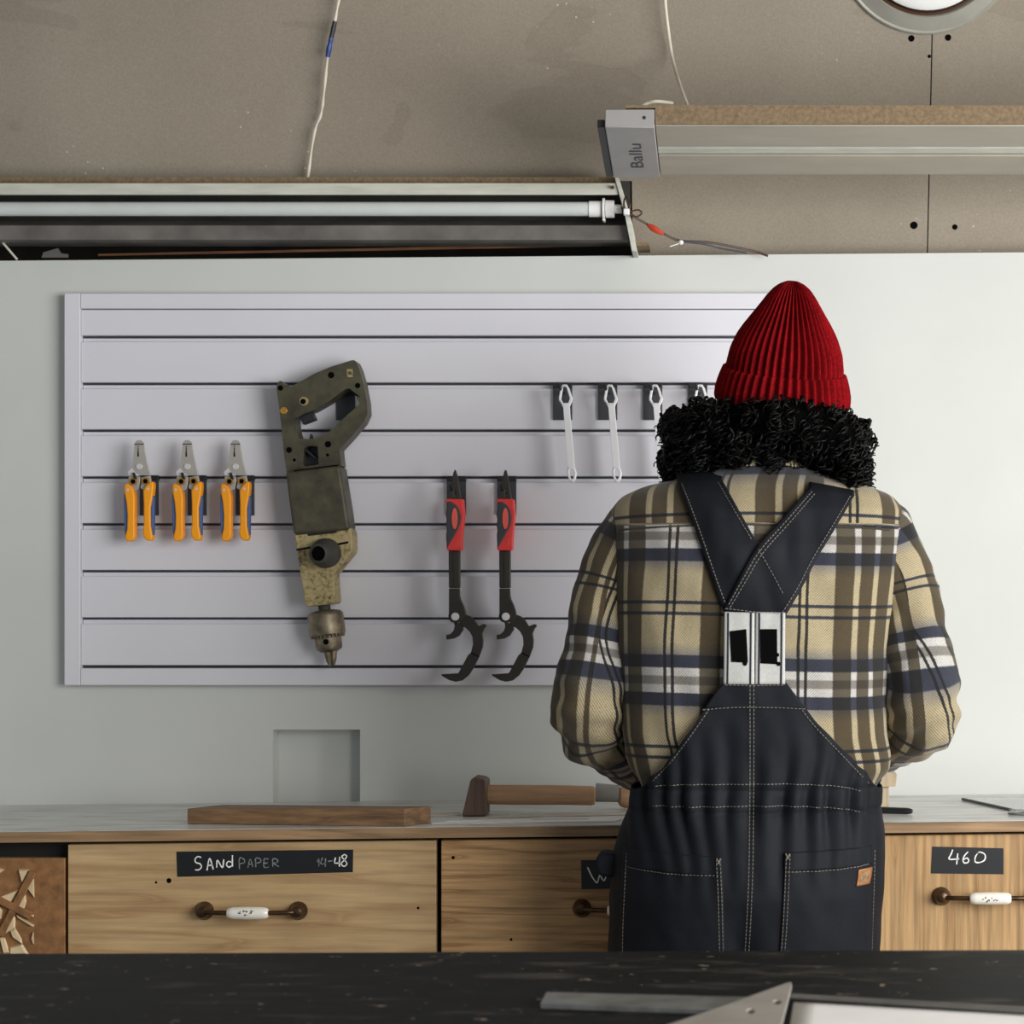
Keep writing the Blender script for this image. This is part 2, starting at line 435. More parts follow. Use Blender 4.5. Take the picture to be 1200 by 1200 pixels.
# right-hand wall with the window that lights the room (outside the frame)
m = MB(); wy0, wy1, wz0, wz1 = -4.2, -1.3, .50, 2.4
m.box(RX, RX+.1, -4.6, wy0, 0, 2.75); m.box(RX, RX+.1, wy1, .05, 0, 2.75); m.box(RX, RX+.1, wy0, wy1, 0, wz0); m.box(RX, RX+.1, wy0, wy1, wz1, 2.75)
tag(m.build('wall_right', M_wall, smooth=False), kind='structure')
wn = MB()
for a, b_ in ((wy0, wy0+.05), (wy1-.05, wy1), ((wy0+wy1)/2-.025, (wy0+wy1)/2+.025)): wn.box(RX+.02, RX+.08, a, b_, wz0, wz1)
wn.box(RX+.02, RX+.08, wy0, wy1, wz0, wz0+.05); wn.box(RX+.02, RX+.08, wy0, wy1, wz1-.05, wz1)
tag(wn.build('window_1', M_white, smooth=False), kind='structure')

# leaning plasterboard under the roof
TAN = math.tan(math.radians(14))
def slopeY(z): return .07-(z-1.935)*TAN
SN = Vector((0, -math.cos(math.radians(14)), -math.sin(math.radians(14))))   # facing the room
def S(px, py, off=0.0):
    d = 4.0
    for _ in range(12):
        z = PZ(py, d); d = 4.0+slopeY(z)
    p = Vector(P(px, py, d)); return p+SN*off
ceil = bpy.data.objects.new('ceiling', None); COL.objects.link(ceil); ceil.location = (0, 0, 1.9); tag(ceil, kind='structure')
def slab(poly, th=.0125):
    """poly of (x,z) on the leaning plane"""
    g = MB(); q = -SN*th
    return g.prism(poly, 0, 1, fn=lambda x, z, y: (x, slopeY(z)+q.y*y, z+q.z*y))
xs = S(1090, 150).x; zl = S(400, 212).z; xe = S(741, 250).x
slab([(xe, 1.80), (xs-.0012, 1.80), (xs-.0012, 2.76), (LX, 2.76), (LX, zl), (xe, zl)]).build('ceiling_panel', M_dry, ceil, smooth=False)
slab([(xs+.0012, 1.80), (RX, 1.80), (RX, 2.76), (xs+.0012, 2.76)]).build('ceiling_panel', M_dry, ceil, smooth=False)
m = MB(); m.box(LX, RX, -4.6, slopeY(2.75), 2.75, 2.80); m.build('ceiling_slab', M_dry, ceil, smooth=False)
for (px, py, r) in ((1068, 45, 3.0), (1111, 44, 3.0), (1089, 66, 1.6), (1071, 264, 3.6), (1119, 266, 2.6)):
    m = MB(); rr = r*4/F; m.lathe([(rr*1.25, .0006), (rr, .0010), (rr*.9, .0004)], S(px, py), SN, 14); m.build('screw_hole', M_hole, ceil)
m = MB(); m.box(LX, RX, .42, .45, 1.0, 2.76); m.build('void_shade_board', M_void, ceil, smooth=False)  # dark board added, its colour stands in for shade in the void

# ------------------------------------------------------------------ fluorescent batten light
fx = thing('strip_light', P(330, 281, 3.95), 'unlit fluorescent strip light in an open trough above the slat panel', 'light')
x0, x1 = LX+.4, PX(736, 3.95)
def bar(name, mt, d0, d1, ya, yb, xa=x0, xb=x1, par=fx, **k):
    g = MB(); g.box(xa, xb, d0-4, d1-4, PZ(yb, d0), PZ(ya, d0)); return g.build(name, mt, par, **k)
bar('mounting_batten', M_batten, 3.955, 4.0, 207.5, 214.5, xb=PX(722, 3.955), smooth=False)
g = MB(); g.prism([(3.93-4, PZ(214.5, 3.93)), (3.93-4, PZ(228, 3.93)), (3.935-4, PZ(228, 3.93)), (3.99-4, PZ(222, 3.93)), (3.99-4, PZ(214.5, 3.93))], x0, PX(724, 3.93), fn=lambda y, z, x: (x, y, z)); g.build('top_lip', M_lip, fx, bevel=.001)
bar('back_plate', M_chan, 4.035, 4.04, 205, 283)  # dark grey puts the trough's inner shade into the plate colour
g = MB(); g.prism([(3.955-4, PZ(281, 3.955)), (3.955-4, PZ(264, 3.955)), (3.965-4, PZ(263, 3.955)), (4.03-4, PZ(250, 3.955)), (4.03-4, PZ(281, 3.955))], x0, x1, fn=lambda y, z, x: (x, y, z)); g.build('lower_reflector', M_refl, fx, bevel=.001)
g = MB(); dt = 3.945; zc = PZ(245, dt); g.tube([(x0+.02, dt-4, zc), (PX(690, dt), dt-4, zc)], .0132, 20); g.build('tube', M_tube, fx)
g = MB(); L = lambda a, b_, r: g.lathe([(r, 0), (r, PX(b_, dt)-PX(a, dt))], (PX(a, dt), dt-4, zc), (1, 0, 0), 18)
L(690, 705, .0150); L(706, 709, .0205); L(709.5, 720, .0165); L(720, 729, .0085); g.build('lamp_holder', M_white, fx, bevel=.0012)
g = MB(); g.box(PX(706, dt), PX(709, dt), dt-4-.006, dt-4+.02, PZ(259, dt), PZ(245, dt)); g.build('holder_clip', M_white, fx, bevel=.001)
g = MB(); p = [P(720, 207, 3.95), P(725, 207, 3.95), P(741, 262, 3.95), P(747, 297, 3.95), P(741, 297, 3.95), P(733, 255, 3.95)]
g.prism([(q[0], q[2]) for q in p], -.075, .03); g.build('end_plate', M_lip, fx, bevel=.001)
g = MB(); g.lathe([(.003, 0), (.003, .008)], P(718, 220, 3.928), (0, -1, 0), 10); g.build('screw', M_brown, fx)
# debris in the slot under the light
g = MB(); g.hexa([P(115, 300, 4.05), P(738, 288, 4.05), P(738, 288, 4.08), P(115, 300, 4.08), P(115, 297.5, 4.05), P(738, 284.5, 4.05), P(738, 284.5, 4.08), P(115, 297.5, 4.08)])
tag(g.build('wooden_lath', M_lath, smooth=False), 'thin orange-brown wooden lath along the slot below the strip light', 'lath')
g = MB(); g.tube([P(-4, 276, 3.99), P(8, 290, 3.99), P(20, 304, 3.99)], .0022, 6)
tag(g.build('white_stick', M_cable), 'short white stick in the slot at the far left edge', 'stick')
g = MB(); g.prism([(P(a, b_, 4.01)[0], P(a, b_, 4.01)[2]) for a, b_ in ((49, 302), (51, 296), (68, 291), (72, 297), (80, 298), (80, 302))], .008, .012)
tag(g.build('paper_scrap', M_refl, smooth=False), 'crumpled grey paper scrap in the slot near the left edge', 'scrap')
g = MB(); g.box(PX(745, 3.97), PX(761, 3.97), -.05, .03, PZ(290, 3.97), PZ(286, 3.97))
tag(g.build('wood_peg', M_batten, smooth=False), 'small wooden peg sticking out beside the strip light end', 'peg')

# ------------------------------------------------------------------ infrared heater
DN, DFAR = 3.55, 3.80
ZN, ZF = PZ(147, DN), PZ(205.5, DFAR)
def H(x, t, off=0.0):
    """point on the heater's underside: t 0 near edge .. 1 far edge"""
    return (x, DN-4+(DFAR-DN)*t, ZN+(ZF-ZN)*t-off)
hx0, hx1 = PX(709, DN), 1.25
ht = thing('infrared_heater', (.2, -.33, ZF), 'long grey infrared ceiling heater with lettered end cap', 'heater')
def underslab(name, mt, xa, xb, t0, t1, off, up, **k):
    g = MB(); a, b_ = H(xa, t0, off), H(xa, t1, off); c, d = H(xb, t1, off), H(xb, t0, off)
    g.hexa([a, d, c, b_]+[(q[0], q[1], q[2]+up) for q in (a, d, c, b_)]); return g.build(name, mt, ht, **k)
xc = PX(767, DN)
underslab('heater_body', M_chan, hx0+.004, hx1, .08, 1.0, -.006, .010, smooth=False)
underslab('heating_panel', M_alu, xc+.001, hx1, .02, .41, 0, .006, bevel=.0015)
underslab('heating_panel', M_alu, xc+.001, hx1, .605, .985, 0, .006, bevel=.0015)
underslab('centre_rail', M_lip, xc+.001, hx1, .45, .56, -.001, .004, bevel=.0015)
g = MB(); g.hexa([H(hx0, 0, .004), H(xc, 0, .004), H(xc, 1.01, .004), H(hx0, 1.01, .004), (hx0, DN-4, PZ(128, DN)), (xc, DN-4, PZ(128, DN)), (xc, DFAR-4+.003, ZF+.045), (hx0, DFAR-4+.003, ZF+.045)])
g.v[0] = (hx0, DN-4.003, ZN-.004); capo = g.build('end_cap', M_cap, ht, bevel=.0015)
g = MB(); g.hexa([(hx0-.0135, DN-4+.01, ZN-.001), (hx0-.001, DN-4+.01, ZN-.001), (hx0-.001, DFAR-4, ZF-.003), (hx0-.0135, DFAR-4, ZF-.003),
                  (hx0-.0135, DN-4+.01, ZN+.012), (hx0-.001, DN-4+.01, ZN+.012), (hx0-.001, DFAR-4, ZF+.02), (hx0-.0135, DFAR-4, ZF+.02)])
g.build('end_bracket', M_black, ht, bevel=.001)
g = MB(); g.lathe([(.0032, 0), (.0028, .0015), (.001, .002)], (PX(755, DN), DN-4.0, PZ(138, DN)), (0, -1, 0), 12); g.build('screw', M_black, ht)
def text_mesh(s, size):
    c = bpy.data.curves.new('txt', 'FONT'); c.body = s; c.size = size; c.extrude = 0
    o = bpy.data.objects.new('txt', c); COL.objects.link(o)
    dg = bpy.context.evaluated_depsgraph_get(); me = bpy.data.meshes.new_from_object(o.evaluated_get(dg))
    vs = [tuple(v.co) for v in me.vertices]; fs = [tuple(p.vertices) for p in me.polygons]
    bpy.data.objects.remove(o); bpy.data.meshes.remove(me); bpy.data.curves.remove(c); return vs, fs
vs, fs = text_mesh('Ballu', 1.0)
wd = max(v[0] for v in vs); ha = max(v[1] for v in vs)
g = MB(); xb = PX(752, 3.66); dw = .022
g.add([H(xb-v[1]/ha*dw, .80-.50*v[0]/wd, .0049) for v in vs], fs)
g.build('heater_lettering', M_grip, capo, smooth=False, flip=False)
# the wooden board the heater hangs from
xf = xc+.0015; zf = PZ(126.6, DN); g = MB(); g.prism([(PX(733, DN), zf), (xf, zf), (xf, ZN+.0022), (hx1, ZN+.0022), (hx1, PZ(124.5, DN)), (PX(733, DN), PZ(123, DN))], DN-4-.001, DN-4+.012)
g.build('mounting_board', M_batten, ht, smooth=False)['label'] = 'raw brown chipboard batten'

# ------------------------------------------------------------------ round ceiling lamp
c0 = S(1087, -71); R = 106*4/F
lp = thing('ceiling_lamp', c0, 'round metal ceiling lamp with white dome cut by the top of the picture', 'lamp')
g = MB(); g.lathe([(R, 0), (R, .006), (R*.985, .009), (R*.96, .008), (R*.90, .014), (R*.82, .022), (R*.80, .018), (R*.80, 0)], c0, SN, 64); g.build('flange', mat('lamp_flange', (158, 156, 146), .45, .2, var=.06), lp)
g = MB(); g.lathe([(R*.80, .004), (R*.80, .020), (R*.775, .022), (R*.75, .012)], c0, SN, 64); g.build('dark_ring', M_brown, lp)
g = MB(); g.lathe([(R*.745, .004), (R*.745, .030), (R*.70, .038), (R*.5, .046), (R*.2, .05), (.002, .05)], c0, SN, 64); g.build('dome', M_white, lp)
g = MB(); q = S(1085, 9.5, .022); g.lathe([(.004, 0), (.003, .004)], q, SN, 10); g.build('screw', M_hole, lp)

# ------------------------------------------------------------------ cables
pts = [S(a, b_, .022) for a, b_ in ((405, -30), (399.5, 0), (395, 26))]
cb = thing('cable', S(363, 205), 'cream cable with blue tape hanging above the strip light', 'cable')
path = smooth_path([S(a, b_, o_) for a, b_, o_ in ((407, -40, .02), (399.5, 0, .022), (395, 26, .024), (387, 66, .024), (381.5, 112, .02), (378, 134, .018), (370.5, 156, .02), (363, 208, .02))], 60)
g = MB(); g.tube(path, [.0026+.0006*math.sin(i*.9) for i in range(60)], 8); g.build('cable_run', M_cable, cb)
g = MB(); g.tube(smooth_path([S(395.3, 25, .024), S(392, 40, .024), S(390.5, 46, .024)], 8), [.0040, .0042, .0046, .0044, .0042, .0044, .0043, .004], 8); g.build('black_tape', M_tapeb, cb)
g = MB(); g.tube(smooth_path([S(391, 44, .024), S(389, 54, .024), S(386.6, 67, .024)], 9), [.0043, .0045, .0042, .0038, .0046, .0052, .005, .0045, .0042], 8); g.build('blue_tape', M_tape, cb)
g = MB(); g.tube(smooth_path([S(779, -30, .03), S(780, 0, .03), S(783, 30, .032), S(789, 70, .036), (PX(797, 3.8), -.2, PZ(100, 3.8)), (PX(805, 3.72), -.28, PZ(122, 3.72)), (PX(806, 3.7), -.30, PZ(127, 3.7))], 40), .0030, 8)
tag(g.build('cable', M_cable), 'thin cream cable curving down to the heater board', 'cable')
g = MB(); g.tube(smooth_path([P(748, 130, 3.60), P(752, 125, 3.6), P(760, 121, 3.6), P(770, 119, 3.6), P(788, 121, 3.62)], 24), .0032, 8)
tag(g.build('cable_loop', M_cable), 'short bent cream cable over the heater end cap', 'cable')
wi = thing('loose_wiring', P(800, 290, 3.95), 'loose brown and blue wires with red sleeve trailing from the strip light', 'wire')
wp = lambda *a: [P(x, y, d) for x, y, d in a]
g = MB(); g.tube(smooth_path(wp((728, 243, 3.92), (740, 252, 3.92), (757, 262, 3.93), (778, 274, 3.94), (797, 282, 3.95), (830, 284, 3.96), (858, 289, 3.97), (885, 295, 3.98), (900, 300, 3.98)), 50), .0022, 6); g.build('brown_wire', M_brown, wi)
g = MB(); g.tube(smooth_path(wp((797, 283, 3.94), (825, 286, 3.95), (845, 291, 3.96), (875, 296, 3.97)), 24), .0018, 6); g.build('blue_wire', M_bluew, wi)
g = MB(); g.tube(smooth_path(wp((759, 263.5, 3.928), (768, 269, 3.928), (777, 274, 3.936)), 9), [.003, .0045, .0055, .006, .0058, .0056, .005, .004, .003], 8); g.build('red_sleeve', M_redc, wi)
g = MB(); g.tube(smooth_path(wp((733, 250, 3.91), (731, 238, 3.91), (734, 230, 3.91), (738, 238, 3.9), (737, 250, 3.9)), 22), .0018, 6)
g.tube(smooth_path(wp((738, 248, 3.9), (748, 246, 3.9), (752, 250, 3.9), (746, 254, 3.9), (740, 251, 3.9)), 22), .0016, 6); g.build('wire_loop', M_brown, wi)
g = MB(); g.box(PX(731, 3.9), PX(738, 3.9), -.115, -.10, PZ(253, 3.9), PZ(246, 3.9)); g.build('terminal_block', M_white, wi, bevel=.0015)
g = MB(); g.ball(P(798, 284, 3.94), .005, .005, .0045, 12, 8); g.tube(wp((797, 285, 3.94), (785, 289, 3.93)), .0009, 5); g.build('zip_tie', M_white, wi)

# ------------------------------------------------------------------ slat wall panel
DP = 3.980     # front face of slats
sp = thing('slat_panel', P(500, 803, 3.985), 'wide pale grey slat wall panel with framed edges and hanging tools', 'wall panel')
L0, L1, R0, R1 = 76, 95, 903, 922
X = lambda a: PX(a, DP); Z = lambda a: PZ(a, DP)
YF = DP-4
g = MB(); g.box(X(L0)+.002, X(R1)-.002, -.005, -.0005, Z(803)+.002, Z(344)-.002); g.build('slot_shade_backing', M_hook, sp, smooth=False)  # dark colour paints the shade seen through the open slots
def rail(poly):
    g = MB(); g.prism([(X(a), Z(b_)) for a, b_ in poly], YF-.004, -.0055); g.build('frame_rail', M_slat, sp, bevel=.0012)
rail([(L0, 803), (L1-.3, 803), (L1-.3, 344), (L0, 344)]); rail([(R0+.3, 803), (R1, 803), (R1, 344), (R0+.3, 344)])
rail([(L1, 362), (R0, 362), (R0, 344), (L1, 344)]); rail([(L1, 803), (R0, 803), (R0, 783), (L1, 783)])
gr = [393, 448, 503, 558, 613, 668, 723.5, 779.5]
tops = [363]+[q+7.5 for q in gr[:-1]]
for k, (ta, tb) in enumerate(zip(tops, gr)):
    # tongue in the groove above, proud face, open slot left below it
    zt, zb = Z(ta), Z(tb); zq_ = zt-.0003 if k == 0 else Z(gr[k-1]+2.8)
    prof = [(-.0056, zq_), (YF+.0125, zq_), (YF+.0125, zt), (YF+.001, zt), (YF, zt-.001), (YF, zb+.001), (YF+.001, zb), (-.0056, zb)]
    g = MB(); g.prism(prof, X(L1)+.0005, X(R0)-.0005, fn=lambda y, z, x: (x, y, z)); g.build('slat', M_slat, sp, smooth=False)

# ------------------------------------------------------------------ hooks and tools on the panel
def zoomer(x0, y0, s): return lambda pts: [(x0+a/s, y0+b_/s) for a, b_ in pts]
DT = 3.945
def pxpoly(pts, d=DT): return [(PX(a, d), PZ(b_, d)) for a, b_ in pts]
def plate(px_pts, ya, yb, holes=(), d=DT):
    g = MB(); g.prism(pxpoly(px_pts, d), ya, yb, [pxpoly(h, d) for h in holes]); return g
def circ(cx, cy, r, n=20, ry=None):
    ry = ry or r; return [(cx+r*math.cos(2*math.pi*i/n), cy+ry*math.sin(2*math.pi*i/n)) for i in range(n)]

def hook(x0, x1, y0, y1, peg, label, group):
    b = thing('hook', P((x0+x1)/2, y1, 3.968), label, 'hook', group)
    g = plate([(x0, y0+3), (x1, y0+3), (x1, y1), (x0, y1)], YF-.0045, YF-.0003, d=3.975); g.build('hook_plate', M_hook, b, bevel=.0008)
    g = plate([(x0, y0-1), (x1, y0-1), (x1, y0+5), (x0, y0+5)], YF-.0065, YF+.004, d=3.975); g.build('hook_lip', M_black, b, bevel=.0008)
    pxa, pya = peg
    a = P(pxa, pya, 3.968); g = MB()
    g.tube(smooth_path([(a[0], -.018, a[2]-.002), (a[0]-.002, -.05, a[2]-.001), (a[0]-.005, -.066, a[2]+.002), (a[0]-.0065, -.072, a[2]+.010)], 12), .0028, 8, round_=True); g.build('peg', M_black, b)
    return b
def names(seq, fmt): return [fmt % s for s in seq]
ord4 = ['leftmost', 'second', 'third', 'rightmost']

# wire strippers
z1 = zoomer(130, 500, 6.6667)
def stripper():
    b = thing('wire_stripper', P(165, 634, DT), 'x', 'wire stripper', 'orange handled wire strippers')
    plate(z1([(232, 107), (212, 114), (200, 130), (195, 160), (188, 240), (180, 318), (196, 345), (212, 362), (240, 378), (318, 378), (318, 366), (300, 300), (288, 240), (276, 165), (268, 130), (254, 113)]), -.067, -.063).build('blade', M_steel, b, bevel=.0005)
    plate(z1([(180, 322), (145, 356), (155, 386), (232, 386), (205, 366), (190, 345)]), -.0675, -.0635).build('cutter', M_silver, b, bevel=.0005)
    plate(z1([(152, 392), (236, 392), (240, 425), (226, 490), (205, 506), (160, 475), (148, 440)]), -.066, -.060).build('shank', M_steel, b, bevel=.0005)
    plate(z1([(246, 400), (318, 384), (326, 435), (302, 470), (272, 502), (242, 480), (250, 440)]), -.0655, -.0595).build('shank', M_steel, b, bevel=.0005)
    g = plate(z1(circ(237, 315, 24)), -.0695, -.066); g.build('rivet', M_silver, b, bevel=.0004)
    for (cx, cy) in ((188, 431), (284, 429)):
        q = plate(z1(circ(cx, cy, 30)), -.0685, -.065, [z1(circ(cx, cy, 19, 14))]).build('brass_eye', M_brass, b)
        plate(z1(circ(cx, cy, 18)), -.0675, -.0655).build('eye_hole', M_hole, q)
    # notches for the wire gauges
    g = MB()
    for k, (cy, r) in enumerate(((160, 5), (175, 5.5), (190, 6), (205, 6.5), (218, 7), (231, 7.5))):
        g.prism(pxpoly(z1(circ(227, cy, r, 8))), -.0676, -.0668)
    g.prism(pxpoly(z1([(198, 138), (272, 136), (272, 142), (198, 145)])), -.0676, -.0668); g.build('gauge_notches', M_hole, b, smooth=False)
    for side in (0, 1):
        if side == 0:
            og = [(125, 455), (150, 445), (176, 466), (198, 500), (208, 560), (206, 700), (208, 850), (196, 884), (162, 900), (136, 892), (131, 862), (146, 800), (149, 700), (141, 600), (126, 520)]
            bl = [(123, 510), (140, 590), (150, 700), (148, 800), (134, 868), (122, 810), (118, 620), (119, 540)]; rv = (153, 498)
        else:
            og = [(350, 432), (326, 435), (292, 465), (271, 506), (276, 600), (276, 760), (268, 830), (276, 866), (300, 892), (336, 892), (347, 868), (331, 780), (329, 640), (346, 540), (353, 470)]
            bl = [(344, 535), (351, 560), (349, 700), (346, 852), (329, 780), (326, 640)]; rv = (312, 490)
        h = plate(z1(og), -.074, -.054).build('handle', M_orange, b, bevel=.0028, seg=3)
        plate(z1(bl), -.070, -.056).build('grip_edge', M_blue, h, bevel=.002)
        plate(z1(circ(rv[0], rv[1], 11, 12)), -.0748, -.073).build('rivet', M_silver, h)
    return b
hx = [185-.5-20, 0]
places = ['leftmost', 'middle', 'rightmost']
st = stripper()
for k in range(3):
    o = st if k == 0 else copy_tree(st)
    o.location.x = wl(st).x if k == 0 else st.location.x+56.2*k*DT/F
    o['label'] = '%s of the three orange-handled wire strippers on the slat panel' % places[k]
    hook(163.5+56.2*k, 185.5+56.2*k, 558, 604, (168+56.2*k, 563), 'dark hook behind the %s orange wire stripper' % places[k], 'hooks of the wire strippers')

# double ring spanners
z2 = zoomer(630, 430, 5.4545)
def spanner():
    b = thing('ring_spanner', P(665, 565, DT), 'x', 'spanner', 'chrome ring spanners')
    out = [(162, 116), (190, 116), (204, 138), (214, 170), (226, 206), (221, 226), (207, 252), (210, 300), (240, 640), (252, 680), (246, 718), (230, 740), (210, 733), (196, 706), (189, 670), (194, 648), (166, 262), (158, 246), (138, 216), (138, 196), (148, 140)]
    h1 = [(166, 131), (186, 131), (196, 160), (209, 205), (198, 234), (166, 234), (152, 207), (160, 165)]
    h2 = [(210, 652), (225, 652), (236, 676), (231, 712), (220, 721), (209, 700), (205, 672)]
    plate(z2(out), -.064, -.0575, [z2(h1), z2(h2)]).build('spanner_body', M_chrome, b, bevel=.0005)
    # raised rims around both ring ends
    rim1 = [(158, 112), (194, 112), (210, 140), (231, 206), (224, 230), (208, 252), (164, 252), (134, 216), (134, 194), (146, 138)]
    plate(z2([(163, 116), (190, 116), (206, 142), (226, 206), (220, 226), (204, 246), (166, 246), (139, 214), (139, 196), (150, 140)]), -.0655, -.063, [z2(h1)]).build('ring_rim', M_chrome, b, bevel=.0006)
    plate(z2([(203, 642), (230, 640), (250, 678), (244, 718), (229, 738), (211, 731), (198, 706), (191, 670)]), -.0655, -.063, [z2(h2)]).build('ring_rim', M_chrome, b, bevel=.0006)
    return b
sn = spanner()
for k in range(4):
    o = sn if k == 0 else copy_tree(sn)
    if k: o.location.x = sn.location.x+52.8*k*DT/F
    o['label'] = ['leftmost chrome ring spanner hanging on the slat panel', 'second chrome ring spanner from the left on the slat panel', 'third chrome ring spanner, lower end tucked behind the curly hair', 'chrome ring spanner mostly hidden behind the curly hair'][k]
    hook(648+52.8*k, 670.5+52.8*k, 450, 492, (661.5+52.8*k, 459), 'dark hook plate holding the %s chrome spanner' % ['leftmost', 'second', 'third', 'rightmost'][k], 'hooks of the spanners')

# self-gripping pipe wrenches
za, zb_ = zoomer(500, 540, 8), zoomer(500, 660, 8)
def gripwrench():
    b = thing('pipe_wrench', P(540, 798, DT), 'x', 'pipe wrench', 'red handled pipe wrenches')
    plate(za([(270, 85), (282, 95), (302, 165), (318, 270), (332, 372), (203, 372), (222, 280), (240, 200), (258, 110)]), -.066, -.060, [za([(266, 270), (284, 268), (288, 345), (268, 345)])]).build('spike', M_dark, b, bevel=.0012)
    red = plate(za([(192, 372), (204, 362), (352, 364), (356, 400), (366, 510), (356, 600), (346, 710), (342, 826), (332, 844), (207, 842), (199, 822), (203, 700), (197, 600), (203, 500), (200, 400)]), -.076, -.052).build('handle', M_red, b, bevel=.003, seg=3)
    plate(za([(204, 386), (250, 390), (292, 420), (322, 465), (336, 530), (328, 590), (304, 650), (262, 726), (226, 790), (205, 826), (198, 740), (197, 690), (205, 650), (193, 605), (203, 560), (192, 505), (203, 450)]), -.0785, -.054).build('grip', M_grip, red, bevel=.0025, seg=3)
    plate(za(circ(278, 546, 28, 24, 100)), -.0798, -.077).build('grip_inset', M_lred, red, bevel=.0006)
    g = MB()
    for k in range(26):
        y = 420+k*15; xa = 340-abs(y-530)*.02-(0 if y < 560 else (y-560)*.21); g.prism(pxpoly(za([(max(xa, 262), y), (352-(max(0, y-520))*.04, y), (352-(max(0, y-520))*.04, y+4), (max(xa, 262), y+4)])), -.0767, -.0755)
    g.build('grip_ribs', M_lred, red, smooth=False)
    plate(za([(214, 838), (320, 838)])+zb_([(320, 234), (216, 234)]), -.069, -.056).build('shaft', M_dark, b, bevel=.0022)
    plate(za([(258, 850), (292, 850)])+zb_([(292, 212), (258, 212)]), -.0700, -.068).build('shaft_rib', M_dark, b, bevel=.0006)
    plate(zb_([(216, 237), (314, 237), (318, 300), (326, 340), (350, 390), (368, 445), (376, 492), (340, 545), (278, 562), (235, 548), (214, 522), (210, 490), (216, 470)]), -.068, -.057).build('jaw_body', M_dark, b, bevel=.0012)
    teeth = []
    for k in range(7):
        a = (412-15*k, 848+26*k) if False else None
    t1 = [(420, 838)]+[q for k in range(8) for q in ((398-12.0*k, 858+21*k), (388-10.6*k, 866+21.2*k))]+[(306, 1022)]
    t2 = [(300, 1028)]+[q for k in range(9) for q in ((290-16*k, 1036+.6*k), (282-16*k, 1027+1.3*k))]+[(142, 1040)]
    arm = [(300, 520), (376, 482), (420, 500), (460, 540), (490, 590), (540, 570), (562, 576), (562, 596), (545, 612), (526, 660), (535, 720), (530, 790), (496, 880), (440, 990), (400, 1050), (340, 1098), (280, 1110), (220, 1096), (150, 1056)]
    arm = arm+list(reversed(t2))+list(reversed(t1))+[(440, 760), (435, 690), (408, 640), (370, 605), (330, 590)]
    plate(zb_(arm), -.0655, -.0565).build('hook_jaw', M_dark, b, bevel=.0010)
    plate(zb_([(262, 560), (330, 560), (352, 618), (312, 680), (262, 706), (190, 716), (188, 672), (226, 664), (256, 634), (268, 592)]), -.0645, -.0575).build('lower_jaw', M_dark, b, bevel=.0010)
    plate(zb_([(424, 833), (500, 872), (496, 880), (420, 842)]), -.0660, -.065).build('jaw_joint', M_hole, b, smooth=False)
    plate(zb_(circ(277, 500, 37)), -.0715, -.067).build('pivot', M_white, b, bevel=.0008)
    return b
gw = gripwrench()
for k in range(2):
    o = gw if k == 0 else copy_tree(gw)
    if k: o.location.x = gw.location.x+59*DT/F
    o['label'] = ['left red-handled black pipe wrench, nearer the power drill', 'right red-handled black pipe wrench, nearer the person'][k]
    hook(523.5+59*k, 546+59*k, 559, 603, (535+59*k, 576), 'dark hook behind the %s red pipe wrench' % ('left', 'right')[k], 'hooks of the pipe wrenches')

# old power drill
z3, z4 = zoomer(310, 410, 6.3143), zoomer(310, 590, 6.0)
dr = thing('power_drill', P(386, 779, 3.93), 'old olive-green power drill with chipped gear housing and chuck pointing down', 'drill')
hd = plate(z3([(104, 262), (114, 244), (130, 235), (150, 246), (166, 266), (205, 276), (270, 245), (380, 182), (500, 132), (655, 83), (672, 82), (686, 92), (712, 150), (731, 215), (742, 255), (768, 395), (772, 478), (742, 542), (640, 662), (566, 742), (572, 800), (580, 862), (240, 910), (178, 915), (160, 800), (125, 460), (100, 290)]), -.085, -.038,
           [z3([(238, 512), (300, 480), (380, 450), (480, 392), (560, 330), (610, 296), (640, 292), (672, 318), (700, 375), (712, 405), (640, 472), (540, 562), (480, 618), (430, 648), (370, 664), (265, 662), (250, 600)]),
            z3([(302, 742), (318, 722), (345, 714), (405, 720), (412, 850), (380, 858), (312, 868), (297, 850)])], d=3.93).build('handle', M_olive, dr, bevel=.0055, seg=3)
plate(z3([(300, 745), (400, 820), (412, 835), (412, 818), (320, 740)]), -.075, -.045, d=3.93).build('vent_bar', M_black, hd, smooth=False)
plate(z3([(290, 700), (420, 700), (420, 880), (290, 880)]), -.047, -.043, d=3.93).build('vent_back', M_hook, hd, smooth=False)
for (cx, cy, r) in ((131, 288, 20), (504, 193, 24), (700, 270, 20), (194, 745, 22), (481, 703, 24), (233, 818, 12), (478, 782, 12), (297, 388, 20)):
    g = plate(z3(circ(cx, cy, r, 16)), -.0853, -.0846, d=3.93); g.build('screw_hole', M_hole, hd, smooth=False)
plate(z3(circ(156, 455, 30, 6)), -.0885, -.084, d=3.93).build('brass_nut', M_brass, hd, bevel=.0008)
g = plate(z3(circ(305, 385, 33, 20)), -.0862, -.0845, [z3(circ(297, 388, 22, 14))], d=3.93); g.build('bezel', M_gear, hd)
plate(z3([(262, 500), (352, 455), (380, 515), (285, 552)]), -.072, -.050, d=3.93).build('trigger', M_black, dr, bevel=.001)
plate(z3([(330, 668), (332, 640), (338, 620), (346, 620), (352, 640), (356, 668)]), -.068, -.060, d=3.93).build('lock_pin', M_black, dr, bevel=.0006)
plate(z3([(620, 150), (662, 146), (664, 206), (624, 208)]), -.0853, -.0848, [z3(circ(643, 178, 15, 12))], d=3.93).build('emblem', M_gear, hd, smooth=False)
